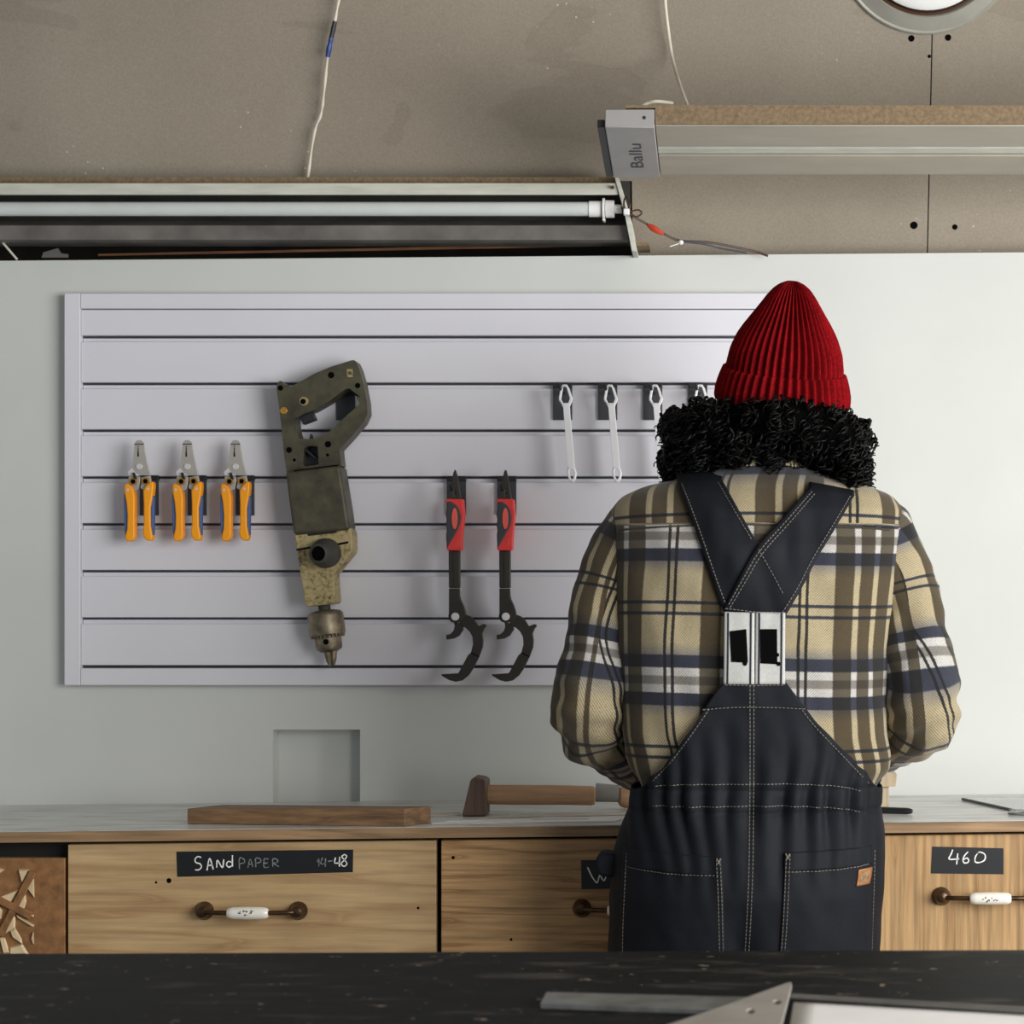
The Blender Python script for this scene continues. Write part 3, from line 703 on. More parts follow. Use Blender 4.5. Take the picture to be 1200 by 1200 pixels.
mb_ = plate(z3([(180, 905), (572, 860), (582, 880)])+z4([(592, 0), (619, 186), (520, 200), (232, 226), (224, 200), (196, 0)]), -.100, -.030, d=3.93).build('motor_housing', M_olive, dr, bevel=.013, seg=4)
plate(z3([(240, 898), (570, 856), (572, 862), (240, 905)]), -.1004, -.095, d=3.93).build('seam', M_hole, mb_, smooth=False)
gh = plate(z4([(228, 222), (316, 213), (318, 232), (518, 208), (520, 182), (612, 170), (628, 205), (633, 320), (626, 350), (502, 500), (508, 560), (517, 690), (500, 706), (312, 726), (302, 700), (276, 540), (246, 335)]), -.094, -.034, d=3.93).build('gear_housing', M_gear, dr, bevel=.007, seg=3)
plate(z4([(242, 322), (340, 305), (342, 318), (244, 334)]), -.0946, -.093, d=3.93).build('casting_step', M_hole, gh, smooth=False)
plate(z4([(530, 282), (606, 268), (606, 282), (530, 298)]), -.0946, -.093, d=3.93).build('casting_step', M_hole, gh, smooth=False)
plate(z4([(314, 206), (520, 178), (520, 206), (316, 232)]), -.090, -.06, d=3.93).build('vent_slot', M_black, gh, smooth=False)
kc = P(310+432/6, 590+348/6, 3.90); kn = MB(); rk = 105/6*3.9/F
kn.lathe([(rk, 0), (rk, .012), (rk*.92, .020), (rk*.86, .028), (rk*.72, .034), (rk*.66, .045), (rk*.50, .048), (rk*.48, .03)], (kc[0], -.09, kc[2]), Vector((-.16, -1, -.04)), 32); kno = kn.build('side_knob', M_knob, dr)
g = MB(); g.lathe([(rk*.49, 0), (rk*.48, .0012)], Vector((kc[0], -.09, kc[2]))+Vector((-.16, -1, -.04)).normalized()*.042, Vector((-.16, -1, -.04)), 20); g.build('knob_hole', M_hole, kno)
A0, A1 = Vector(P(*z4([(418, 705)])[0], 3.935)), Vector(P(*z4([(470, 1140)])[0], 3.935)); ax = (A1-A0); LN = ax.length; ax = ax/LN
u6 = 3.935/F/6
def chuck(name, prof, mt, par=dr, seg=36):
    g = MB(); g.lathe([(r*u6, h*u6) for r, h in prof], A0, ax, seg); return g.build(name, mt, par)
chuck('spindle', [(42, 0), (42, 62)], M_knob)
ck = chuck('chuck_sleeve', [(60, 45), (105, 55), (122, 70), (126, 85), (126, 215), (120, 222)], M_chuck)
chuck('chuck_nose', [(110, 222), (93, 226), (93, 300), (88, 322), (60, 340)], M_chuck)
g = MB(); ux = Vector((0, -1, 0)); vx = ax.cross(ux)
for k in range(26):
    t = 2*math.pi*k/26; q = (ux*math.cos(t)+vx*math.sin(t)); s_ = ax.cross(q)*8*u6; o_ = A0+q*108*u6
    a, b_ = o_+ax*218*u6, o_+ax*240*u6
    g.hexa([a-s_-q*10*u6, a+s_-q*10*u6, a+s_+q*14*u6, a-s_+q*14*u6, b_-s_*.5-q*10*u6, b_+s_*.5-q*10*u6, b_+s_*.5+q*8*u6, b_-s_*.5+q*8*u6])
g.build('gear_teeth', M_chuck, ck, smooth=False)
g = MB(); hc = A0+ax*268*u6+Vector((0, -1, 0))*93*u6; g.lathe([(20*u6, 0), (20*u6, .0008)], hc, (0, -1, 0), 14); g.build('key_hole', M_hole, ck)
for k in range(3):
    t = 2*math.pi*k/3+.5; q = (ux*math.cos(t)+vx*math.sin(t)); g = MB()
    g.tube([A0+ax*330*u6+q*28*u6, A0+ax*400*u6+q*20*u6, A0+ax*438*u6+q*12*u6], [26*u6, 20*u6, 11*u6], 8); g.build('chuck_jaw', M_chuck, dr)
hook(394, 416, 459, 492, (404, 461), 'grey hook plate inside the drill handle opening', None)
hook(357, 374, 520, 560, (366, 526), 'hook plate showing through the drill housing window', None)

# ------------------------------------------------------------------ workbench: worktop, cabinets
DE = 3.53
def zt(x): return .909+.0110*x
wx0, wx1 = LX+.1, 1.6
TH = 12.5*DE/F
wt = thing('worktop', (0, -.25, zt(0)-TH), 'long worn grey worktop with brown wooden front edge along the wall', 'worktop')
g = MB(); g.hexa([(wx0, DE-4+.004, zt(wx0)-TH+.001), (wx1, DE-4+.004, zt(wx1)-TH+.001), (wx1, -.0005, zt(wx1)-TH+.001), (wx0, -.0005, zt(wx0)-TH+.001), (wx0, DE-4+.004, zt(wx0)), (wx1, DE-4+.004, zt(wx1)), (wx1, -.0005, zt(wx1)), (wx0, -.0005, zt(wx0))])
g.build('top_board', M_wtop, wt, smooth=False)
g = MB(); g.hexa([(wx0, DE-4-.004, zt(wx0)-TH), (wx1, DE-4-.004, zt(wx1)-TH), (wx1, DE-4+.003, zt(wx1)-TH), (wx0, DE-4+.003, zt(wx0)-TH), (wx0, DE-4-.004, zt(wx0)-.0005), (wx1, DE-4-.004, zt(wx1)-.0005), (wx1, DE-4+.003, zt(wx1)-.0005), (wx0, DE-4+.003, zt(wx0)-.0005)])
g.build('edge_band', M_edge, wt, bevel=.0008)

DD = 3.545
def strokes(g, lines, w, yf, d=DD, n=5):
    for ln in lines:
        pp = smooth_path([P(a, b_, d) for a, b_ in ln], max(4, n*(len(ln)-1)+1))
        # flat ribbon of chalk on the tape
        L_, R_ = [], []
        for i, p_ in enumerate(pp):
            t = pp[min(i+1, len(pp)-1)]-pp[max(i-1, 0)]; l = math.hypot(t[0], t[2]) or 1
            ww = w*(.75+.4*random.random()); nx, nz = -t[2]/l*ww, t[0]/l*ww
            L_.append((p_[0]+nx, yf, p_[2]+nz)); R_.append((p_[0]-nx, yf, p_[2]-nz))
        g.grid([L_, R_])
def drawer(name_lbl, xa, xb, mt, label_poly=None, chalk=None, chalk2=None, handle=None, knots=(), top=None):
    """cabinet unit: xa..xb in pixels on the drawer plane"""
    X0, X1 = PX(xa, DD), PX(xb, DD); zt0, zt1 = zt(X0)-TH-.006, zt(X1)-TH-.006
    b = thing('drawer_cabinet', ((X0+X1)/2, -.2, 0), name_lbl, 'cabinet', 'drawer cabinets under the worktop')
    g = MB(); g.hexa([(X0-.0022, DD-4+.024, 0), (X1+.0022, DD-4+.024, 0), (X1+.0022, -.002, 0), (X0-.0022, -.002, 0), (X0-.0022, DD-4+.024, zt0+.005), (X1+.0022, DD-4+.024, zt1+.005), (X1+.0022, -.002, zt1+.005), (X0-.0022, -.002, zt0+.005)])
    g.build('body', M_carc, b, smooth=False)
    t0 = zt0 if top is None else PZ(top, DD); t1 = zt1 if top is None else PZ(top, DD)-.001
    zb = .66
    g = MB(); g.hexa([(X0, DD-4, zb), (X1, DD-4, zb), (X1, DD-4+.02, zb), (X0, DD-4+.02, zb), (X0, DD-4, t0), (X1, DD-4, t1), (X1, DD-4+.02, t1), (X0, DD-4+.02, t0)])
    fr = g.build('drawer_front', mt, b, bevel=.0012)
    g = MB(); g.box(X0, X1, DD-4, DD-4+.02, .36, zb-.006); g.build('drawer_front', mt, b, bevel=.0012)
    g = MB(); g.box(X0, X1, DD-4, DD-4+.02, .06, .354); g.build('drawer_front', mt, b, bevel=.0012)
    for (nx_, ny_, nr_) in knots:
        q_ = P(nx_, ny_, DD); g = MB(); g.lathe([(nr_*DD/F, 0), (nr_*.8*DD/F, .0005)], (q_[0], DD-4-.0001, q_[2]), (0, -1, 0), 12); g.build('nail_hole', M_hole, fr, smooth=False)
    if label_poly:
        lb = plate(label_poly, DD-4-.0008, DD-4-.0001, d=DD).build('label_tape', M_label, fr, smooth=False)
    if chalk:
        for wd_ in chalk:
            g = MB(); strokes(g, wd_, .0011, DD-4-.0012); g.build('chalk_lettering', M_chalk, fr, smooth=False)
    if chalk2:
        for wd_ in chalk2:
            g = MB(); strokes(g, wd_, .0009, DD-4-.0012); g.build('faded_chalk_lettering', M_chalk2, fr, smooth=False)
    if handle:
        hx_, hy_ = handle; hw = 55
        cxm = PX(hx_, DD); zm = PZ(hy_, DD); s_ = DD/F
        g = MB(); pth = smooth_path([(cxm-hw*s_, DD-4, zm), (cxm-(hw-2)*s_, DD-4-.018, zm), (cxm-(hw-16)*s_, DD-4-.026, zm), (cxm, DD-4-.030, zm), (cxm+(hw-16)*s_, DD-4-.026, zm), (cxm+(hw-2)*s_, DD-4-.018, zm), (cxm+hw*s_, DD-4, zm)], 40)
        rr = [.0040+.0028*max(0, abs(i-19.5)/19.5-.55)*2 for i in range(40)]
        g.tube(pth, rr, 12); g.build('handle_rod', M_brassd, fr)
        for sgn in (-1, 1):
            g = MB(); g.lathe([(.0155, 0), (.0155, .003), (.013, .008), (.0115, .016), (.009, .022), (.003, .0245)], (cxm+sgn*hw*s_, DD-4-.0003, zm), (0, -1, 0), 24); g.build('handle_rosette', M_brassd, fr)
        g = MB(); hl = 24*s_
        g.lathe([(.0065, -hl), (.0088, -hl*.93), (.0102, -hl*.7), (.0108, 0), (.0102, hl*.7), (.0088, hl*.93), (.0065, hl)], (cxm, DD-4-.029, zm), (1, 0, 0), 20); po = g.build('porcelain_grip', M_porc, fr)
        g = MB(); yy = DD-4-.0402
        for q in range(7):
            a = (hx_-9+q*2.6+random.uniform(-1, 1), hy_+random.uniform(-2.2, 2.2))
            strokes(g, [[a, (a[0]+random.uniform(-1.5, 3), a[1]+random.uniform(-2.5, 2.5)), (a[0]+random.uniform(0, 3), a[1]+random.uniform(-2, 2))]], .0005, yy)
        g.build('painted_motif', M_brassd, po, smooth=False)
    return b, fr
zs = zoomer(200, 920, 3.75); zq = zoomer(980, 880, 5.0); zw = zoomer(500, 880, 4.6154)
ch1 = [[(135, 318), (120, 314), (108, 326), (112, 340), (130, 346), (136, 360), (124, 372), (108, 372)], [(160, 375), (172, 322), (188, 370)], [(165, 353), (184, 351)],
       [(203, 362), (206, 330), (228, 362), (234, 326)], [(272, 308), (272, 358)], [(270, 340), (255, 335), (246, 348), (255, 360), (270, 355)],
       [(725, 318), (722, 342), (746, 340)], [(743, 315), (742, 358)], [(764, 304), (753, 315), (766, 330), (775, 346), (762, 357), (750, 345), (765, 328), (774, 312), (764, 304)]]
ch2 = [[(303, 370), (303, 322), (322, 325), (325, 340), (305, 345)], [(340, 362), (350, 325), (362, 360)], [(343, 348), (360, 347)], [(375, 360), (375, 322), (395, 325), (395, 338), (377, 343)],
       [(430, 325), (412, 325), (412, 360), (432, 360)], [(412, 342), (428, 342)], [(450, 360), (450, 325), (470, 328), (468, 340), (452, 343), (476, 358)],
       [(645, 338), (652, 322), (652, 357)], [(668, 318), (661, 345), (684, 344)], [(681, 322), (680, 358)], [(692, 335), (712, 332)]]
drawer('drawer cabinet with birch front labelled SANDPAPER 14-48', 79.5, 511, M_birch, [(207, 998), (414, 995.5), (413.5, 1022), (208, 1027.5)], [[zs(l) for l in ch1[:6]], [zs(l) for l in ch1[6:]]], [[zs(l) for l in ch2[:7]], [zs(l) for l in ch2[7:]]], (295, 1067), knots=((198, 1032, 3), (183, 1034, 1.5), (490, 1064, 1.6)))
drawer('oak drawer cabinet half hidden behind the person, label starting with W', 517, 948, M_oak, [(681, 1008), (820, 1006), (820, 1040), (681.5, 1042)], [[zw([(870, 628), (895, 680), (920, 712), (930, 690), (938, 668), (948, 690), (960, 700), (970, 680)])]], None, (737, 1064), knots=((531, 1005, 2.0), (599, 1101, 1.6)))
drawer('drawer cabinet with upright-grained oak front labelled 460', 954, 1390, M_oakv, [(1092.5, 992), (1176, 994), (1176, 1024.5), (1091, 1023.5)],
       [[zq(l) for l in ([(682, 578), (672, 605), (660, 632), (690, 634), (720, 631)], [(712, 600), (708, 630), (705, 665)], [(772, 590), (752, 612), (742, 635), (748, 654), (768, 654), (776, 640), (764, 627), (746, 636)], [(832, 594), (815, 620), (815, 650), (845, 652), (870, 636), (870, 606), (842, 592), (826, 600)])]], None, (1158, 1050))
cv, cf = drawer('cabinet with carved brown panel at the left edge of the bench', -350, 76, M_mdf, top=1005)
zc_ = zoomer(0, 970, 4.0)
tri_ = [[(88, 195), (140, 195), (104, 262)], [(160, 232), (162, 328), (130, 285)], [(0, 322), (88, 288), (52, 350)], [(120, 302), (124, 345), (112, 390), (80, 372)], [(0, 372), (12, 385), (6, 430), (0, 430)],
        [(74, 405), (162, 456), (158, 464), (78, 414)], [(62, 398), (74, 420), (72, 470), (34, 492), (8, 508)], [(72, 470), (102, 520), (106, 545), (60, 512), (48, 480)], [(0, 512), (24, 516), (48, 590), (20, 592)],
        [(46, 560), (106, 545), (136, 592), (44, 594)], [(158, 485), (150, 520), (160, 548)], [(138, 402), (160, 408), (158, 418)], [(0, 190), (24, 196), (0, 214)], [(-60, 300), (-8, 330), (-40, 380)], [(-70, 450), (-10, 440), (-30, 520)]]
for tr in tri_:
    pp = zc_(tr); cxp = sum(a for a, _ in pp)/len(pp); cyp = sum(b_ for _, b_ in pp)/len(pp)
    g = MB(); base = [P(a, b_, DD) for a, b_ in pp]; y0_ = DD-4
    n = len(base); apx = P(cxp, cyp, DD)
    vs = [(p_[0], y0_-.0002, p_[2]) for p_ in base]+[(p_[0]*.75+apx[0]*.25, y0_-.005, p_[2]*.75+apx[2]*.25) for p_ in base]
    g.add(vs, [tuple(range(n)), tuple(range(n, 2*n))]+[(i, (i+1) % n, n+(i+1) % n, n+i) for i in range(n)]); g.build('carved_facet', M_facet, cf, smooth=False)
for kq, (a, b_) in enumerate((((4, 505), (158, 205)), ((-10, 330), (150, 412)))):
    g = MB(); p0, p1 = P(*zc_([a])[0], DD), P(*zc_([b_])[0], DD); dx, dz = p1[0]-p0[0], p1[2]-p0[2]; l = math.hypot(dx, dz); nx, nz = -dz/l*.006, dx/l*.006
    g.prism([(p0[0]+nx, p0[2]+nz), (p0[0]-nx, p0[2]-nz), (p1[0]-nx, p1[2]-nz), (p1[0]+nx, p1[2]+nz)], DD-4-.0065-.0008*kq, DD-4-.0002-.0004*kq); g.build('carved_bar', M_mdf, cf, bevel=.001)

# ------------------------------------------------------------------ things on the worktop
def W(px, d, h=0.0):
    x = PX(px, d); return Vector((x, d-4, zt(x)+h))
# plank
a, b_ = W(219.5, 3.625), W(474, 3.545); c_, d_ = W(505, 3.60), W(262, 3.69)
th_ = 18.5*3.55/F
g = MB(); up = Vector((0, 0, th_)); e = Vector((0, 0, .0004))
g.hexa([a+e, b_+e, c_+e, d_+e, a+up, b_+up*1.12, c_+up*1.05, d_+up])
tag(g.build('wooden_plank', M_plank, bevel=.001), 'rough brown wooden plank lying on the worktop below the cut-out', 'plank')
# mallet
ml = thing('mallet', W(560, 3.74), 'wooden mallet with dark head lying on the worktop', 'mallet')
g = MB(); d = 3.73; zz = zt(PX(560, d))
hp = [(PX(544, d), zz+.0005), (PX(571.5, d), zz+.0005), (PX(571.5, d), zz+.062), (PX(567, d), zz+.0655), (PX(557.5, d), zz+.068), (PX(554, d), zz+.064)]
g.prism(hp, d-4-.035, d-4+.035); g.build('mallet_head', M_walnut, ml, bevel=.003)
g = MB(); zc2 = zz+.034; d2_ = 3.745
g.tube([(PX(570, d2_), d2_-4, zc2), (PX(600, d2_), d2_-4, zc2-.0005), (PX(660, d2_), d2_-4, zc2-.001), (PX(694, d2_), d2_-4, zc2-.002), (PX(697, d2_), d2_-4, zc2-.002)], [.0175, .0178, .0175, .0172, .0155], 24); g.build('mallet_handle', M_beech, ml)
# a second tool with round end, mostly hidden by the person
ch = thing('chisel', W(730, 3.80), 'grey shafted tool with round wooden end beside the mallet handle', 'chisel')
d = 3.80; zz = zt(PX(720, d)); g = MB(); g.tube([(PX(698, d), d-4, zz+.030), (PX(726, d), d-4, zz+.028)], [.017, .0155], 20); g.build('shaft', mat('dull_grey', (150, 146, 142), .6), ch)
g = MB(); g.lathe([(.008, 0), (.017, .006), (.020, .014), (.0205, .03), (.018, .05), (.012, .09), (.010, .14)], (PX(723, d), d-4, zz+.022), (1, .15, 0), 20); g.build('round_end', M_beech, ch)
# paper patterns
def sheet(name, pts, h, mt, label, cat, holes=(), grp=None):
    g = MB(); q = [W(a_, d_, 0) for a_, d_ in pts]; poly = [(v.x, v.y) for v in q]
    g.prism(poly, 0, 1, [[(W(a_, d_).x, W(a_, d_).y) for a_, d_ in hh] for hh in holes], fn=lambda x, y, k: (x, y, zt(x)+h+.0012*k))
    return tag(g.build(name, mt, smooth=False), label, cat, grp)
sheet('card_pattern', [(506, 3.58), (720, 3.578), (733, 3.645), (640, 3.66), (615, 3.635), (530, 3.625)], .0004, M_paper, 'white card pattern with slots nearest the worktop edge beside the person', 'card',
      [[(520, 3.60), (570, 3.60), (575, 3.612), (528, 3.612)], [(620, 3.618), (690, 3.618), (690, 3.630), (625, 3.630)]])
sheet('card_pattern', [(560, 3.665), (640, 3.672), (735, 3.69), (738, 3.72), (620, 3.70), (585, 3.69)], .0004, M_card, 'beige card strip lying just in front of the mallet handle', 'card')
sheet('card_pattern', [(455, 3.70), (540, 3.72), (538, 3.755), (450, 3.74)], .0004, M_card, 'beige card piece left of the mallet head', 'card')
# right of the person: block, pen, rule, ring
bk = thing('wooden_block', W(1040, 3.80), 'pale wooden T-shaped block behind the right hip', 'block')
d = 3.80; zz = zt(PX(1040, d)); g = MB(); g.box(PX(1026, d), PX(1041, d), d-4-.02, d-4+.02, zz+.0005, zz+.036); g.build('stem', M_pale, bk, bevel=.001)
g = MB(); g.prism([(PX(1020, d), zz+.036), (PX(1048, d), zz+.038), (PX(1050, d), zz+.060), (PX(1035, d), zz+.064), (PX(1020, d), zz+.060)], d-4-.03, d-4+.03); g.build('cap', M_pale, bk, bevel=.001)
g = MB(); a, b_ = W(1000, 3.69, .0062), W(1069, 3.645, .0062); dd_ = (b_-a).normalized()
g.tube([a, a+(b_-a)*.9, b_-dd_*.004, b_], [.0058, .0058, .005, .0035], 12)
tag(g.build('pen', M_black), 'black pen lying on the worktop right of the person', 'pen')
g = MB(); a, b_ = W(1128, 3.885, .003), W(1184, 3.685, .003); g.tube([a, b_], .0026, 8)
tag(g.build('metal_rod', M_black), 'thin dark rod lying along the clear ruler edge', 'rod')
m_, t_, b__ = nt('clear_plastic'); b__.inputs['Base Color'].default_value = (.95, .97, .97, 1); b__.inputs['Transmission Weight'].default_value = .85; b__.inputs['Roughness'].default_value = .15; b__.inputs['IOR'].default_value = 1.2
g = MB(); q = [W(1136, 3.885, .001), W(1190, 3.685, .001), W(1262, 3.70, .001), W(1180, 3.90, .001)]
g.hexa(q+[v+Vector((0, 0, .0025)) for v in q]); tag(g.build('clear_ruler', m_, smooth=False), 'wide clear plastic ruler lying on the worktop at the right edge', 'ruler')
g = MB(); c_ = W(1200, 3.62, .003); g.tube([c_+Vector((.026*math.cos(t), .02*math.sin(t), 0)) for t in np.linspace(0, 2*math.pi, 33)], .0022, 8)
tag(g.build('wire_ring', M_iron), 'small steel ring on the worktop edge at the far right', 'ring')

# ------------------------------------------------------------------ foreground table
TZ = .86
def T(px, py, h=0.0):
    d = F*(EYE-TZ)/(py-CY); return Vector((PX(px, d), d-4, TZ+h))
tb = thing('worktable', (-.3, -1.85, 0), 'black scuffed worktable across the bottom foreground', 'table')
yb0 = T(0, 1117.5).y; yb1 = T(1200, 1113.0).y; yl = (yb1-yb0)/(T(1200, 1113).x-T(0, 1117.5).x)
def ybk(x): return yb0+(x-T(0, 1117.5).x)*yl
g = MB(); xa, xb2 = -1.9, 1.3
g.hexa([(xa, -2.35, TZ-.04), (xb2, -2.35, TZ-.04), (xb2, ybk(xb2), TZ-.04), (xa, ybk(xa), TZ-.04), (xa, -2.35, TZ), (xb2, -2.35, TZ), (xb2, ybk(xb2), TZ), (xa, ybk(xa), TZ)])
g.build('table_top', M_table, tb, bevel=.0015)
for (lx, ly) in ((xa+.1, -2.27), (xb2-.1, -2.27), (xa+.1, -1.56), (xb2-.1, -1.56)):
    g = MB(); g.box(lx-.035, lx+.035, ly-.035, ly+.035, 0, TZ-.0405); g.build('leg', M_edge, tb, bevel=.003)
g = MB(); g.box(xa+.14, xb2-.14, -1.575, -1.545, TZ-.13, TZ-.0405); g.build('apron', M_edge, tb, smooth=False)
g = MB(); q = [T(633, 1183), T(900, 1192), T(900, 1176), T(640, 1169.5)]
g.hexa([v+Vector((0, 0, .0004)) for v in q]+[v+Vector((0, 0, .0065)) for v in q]); tag(g.build('steel_bar', M_iron, bevel=.0008), 'flat steel bar lying on the black foreground table', 'bar')
g = MB(); q = [(780, 1214), (838, 1194), (922, 1163), (927, 1162), (928, 1166), (916, 1214)]; q = [T(a_, b_) for a_, b_ in q]
hh = [[(T(911, 1186).x+.0045*math.cos(t), T(911, 1186).y+.012*math.sin(t)) for t in np.linspace(0, 6.28, 12)[:-1]], [(T(880, 1197).x+.0045*math.cos(t), T(880, 1197).y+.012*math.sin(t)) for t in np.linspace(0, 6.28, 12)[:-1]]]
g.prism([(v.x, v.y) for v in q], .0075, .0105, hh, fn=lambda x, y, k: (x, y, TZ+k)); tag(g.build('set_square', M_steel, bevel=.0005), 'pointed steel plate with holes across the steel bar', 'steel plate')
g = MB(); G1 = []
for i in range(13):
    t = i/12; px_ = 930+t*330; top = 1180+t*19
    a = T(px_, top); b_ = T(px_-14, 1260)
    G1.append([tuple(a.lerp(b_, s_)+Vector((0, 0, .0012+.0025*math.exp(-s_*6)))) for s_ in (0, .05, .12, .25, .5, .75, 1)])
g.grid(G1); tag(g.build('paper_sheet', M_paper, solid=.0012, soff=1), 'white paper sheet at the bottom right on the black table', 'paper')
stp = thing('leather_strap', T(1060, 1180), 'black stitched leather strap behind the white paper', 'strap')
g = MB(); q = [T(925, 1174.5), T(1290, 1198), T(1290, 1188.5), T(925, 1168)]; g.hexa([v+Vector((0, 0, .0003)) for v in q]+[v+Vector((0, 0, .004)) for v in q]); so = g.build('strap_band', M_leather, stp, bevel=.0006)
g = MB()
for k in range(66):
    t = k/65
    for e0, e1 in ((.25, .36), (.64, .75)):
        c_ = q[0].lerp(q[1], t).lerp(q[3].lerp(q[2], t), (e0+e1)/2)+Vector((0, 0, .0041)); g.box(c_.x-.0022, c_.x+.0022, c_.y-.0030, c_.y+.0030, c_.z-.0004, c_.z+.0003)
tag(g.build('stitching', M_refl, so, smooth=False), kind='stuff')

# ------------------------------------------------------------------ the person
DS, DB = 3.31, 3.20
Zs = lambda py: PZ(py, DS)
Xs = lambda px: PX(px, DS)
def make_prof(rows, n=260, sig=2.0):
    rows = sorted(rows, key=lambda r: Zs(r[0])); z = np.array([Zs(r[0]) for r in rows]); zz = np.linspace(z[0], z[-1], n)
    out = [zz]
    for k in range(1, 6):
        v = np.array([Xs(r[k]) if k < 3 else r[k] for r in rows]); q = np.interp(zz, z, v)
        kr = np.exp(-.5*(np.arange(-8, 9)/sig)**2); kr /= kr.sum(); q = np.convolve(np.pad(q, 8, mode='edge'), kr, 'valid'); out.append(q)
    return out
SH = make_prof([(526, 862, 928, .050, .05, -.615), (540, 853, 938, .060, .058, -.625), (550, 836, 954, .068, .065, -.633), (558, 806, 976, .075, .07, -.638), (567, 758, 1018, .085, .075, -.643), (579, 728, 1046, .098, .085, -.65), (597, 714, 1060, .112, .095, -.655),
                (640, 713, 1059, .130, .105, -.66), (700, 717, 1050, .138, .11, -.665), (760, 721, 1042, .136, .11, -.67), (820, 724, 1038, .132, .11, -.675), (860, 726, 1041, .132, .11, -.68), (885, 731, 1046, .130, .11, -.68), (900, 737, 1044, .124, .11, -.68), (915, 748, 1030, .112, .105, -.68), (945, 758, 1018, .10, .10, -.68)])
OV = make_prof([(785, 721, 1040, .142, .12, -.672), (860, 727, 1041, .141, .122, -.68), (900, 735, 1036, .139, .122, -.68), (925, 739, 1032, .137, .122, -.68), (945, 735, 1031, .137, .122, -.68), (970, 728, 1036, .146, .124, -.68), (1000, 721, 1036, .155, .125, -.68), (1040, 717, 1033, .158, .125, -.68), (1080, 715, 1030, .152, .122, -.68), (1120, 714, 1028, .146, .12, -.68), (1180, 717, 1025, .135, .115, -.68)])
PE = 2.5
def at(pf, z):
    return [np.interp(z, pf[0], pf[k]) for k in range(1, 6)]
def backy(pf, x, z):
    xl, xr, db, df, yc = at(pf, z); c = (xl+xr)/2; w_ = (xr-xl)/2
    u = np.clip(np.abs((x-c)/w_), 0, 1); return yc-db*(1-u**PE)**(1/PE)
def nz(x, y, z=0.0): return noise.noise(Vector((x, y, z)))
def fold_shirt(x, z):
    """soft folds of the flannel on the back"""
    py = CY-(z-EYE)*F/DS
    f = .0075*nz(x*9+3, z*3.2)+.0072*nz(x*22+z*6, z*7+5)+.0020*nz(x*45, z*20+9)
    e = math.exp(-((py-885)/30)**2); f += e*.006*nz(x*34, z*10+2)
    cx_ = Xs(884); f += .006*math.exp(-((abs(x-cx_)-.17)/.03)**2)*nz(z*9, 4.0)*math.exp(-((py-720)/110)**2)
    return f
def fold_ov(x, z):
    py = CY-(z-EYE)*F/DS
    c = Xs(882)
    sk = x+.018*nz(z*9, x*6)+.10*(x-c)*(py-930)/300
    env = math.exp(-((py-936)/26)**2)+.55*math.exp(-((py-900)/45)**2)+.45*math.exp(-((py-985)/38)**2)
    pl = math.sin(sk*185+3*nz(x*9, 1.5)+1.2)*.6+.55*nz(sk*60, z*5)
    f = .0072*env*pl+.0050*nz(x*10+7, z*5)+.0020*nz(x*30+z*12, z*14)
    # the two stitched rows pull the cloth in
    f += .0022*(math.exp(-((py-918)/3.5)**2)+math.exp(-((py-944)/3.5)**2))
    # leg crease
    f += .010*math.exp(-((x-Xs(868))/.022)**2)*min(1, max(0, (py-1040)/70))
    return f
def shp(px, py, off=0.0, d=DB):
    x, z = PX(px, d), PZ(py, d); y = float(backy(SH, x, z))+fold_shirt(x, z)-off; return (x, y, z)
def ovp(px, py, off=0.0, d=DB):
    x, z = PX(px, d), PZ(py, d); y = float(backy(OV, x, z))+fold_ov(x, z)-off; return (x, y, z)
UPX, VPX = 158*DB/F, 170*DB/F

pr = thing('person', (Xs(885), -.68, 0), 'person from behind in red beanie, plaid shirt and navy dungarees, working at bench', 'person')

# body: one continuous skin surface
g = MB(); V3 = lambda px, py, d: Vector(P(px, py, d))
HC = Vector((PX(906, 3.40), -.585, PZ(478, 3.40)))         # head centre
g.ball(HC, .076, .095, .112, 28, 20)
g.ball(HC+Vector((0, .045, -.055)), .056, .05, .062, 20, 14)   # jaw
g.tube([HC+Vector((0, .088, .012)), HC+Vector((0, .102, -.012)), HC+Vector((0, .108, -.026))], [.008, .011, .013], 10, round_=True)   # nose
for s_ in (-1, 1):
    g.ball(HC+Vector((s_*.078, .004, -.008)), .010, .019, .030, 12, 8)
    g.ball(HC+Vector((s_*.030, .084, .022)), .020, .012, .008, 12, 8)
g.ball(HC+Vector((0, .090, -.055)), .024, .012, .009, 12, 8)
NK = Vector((Xs(890), -.63, Zs(556)))
g.tube([HC+Vector((0, -.02, -.05)), NK, Vector((Xs(886), -.65, Zs(600)))], [.052, .055, .075], 18, round_=True)
g.tube([Vector((Xs(886), -.655, Zs(610))), Vector((Xs(885), -.665, Zs(700))), Vector((Xs(883), -.675, Zs(850))), Vector((Xs(883), -.68, Zs(960)))], [.085, .095, .09, .095], 20, round_=True)
armL = [V3(748, 617, 3.335), V3(718, 680, 3.335), V3(704, 748, 3.32), V3(694, 812, 3.31), V3(697, 846, 3.35), V3(728, 872, 3.46), V3(766, 898, 3.555)]
armR = [V3(1031, 622, 3.335), V3(1054, 680, 3.335), V3(1069, 740, 3.32), V3(1078, 800, 3.31), V3(1076, 838, 3.35), V3(1042, 856, 3.46), V3(992, 878, 3.555)]
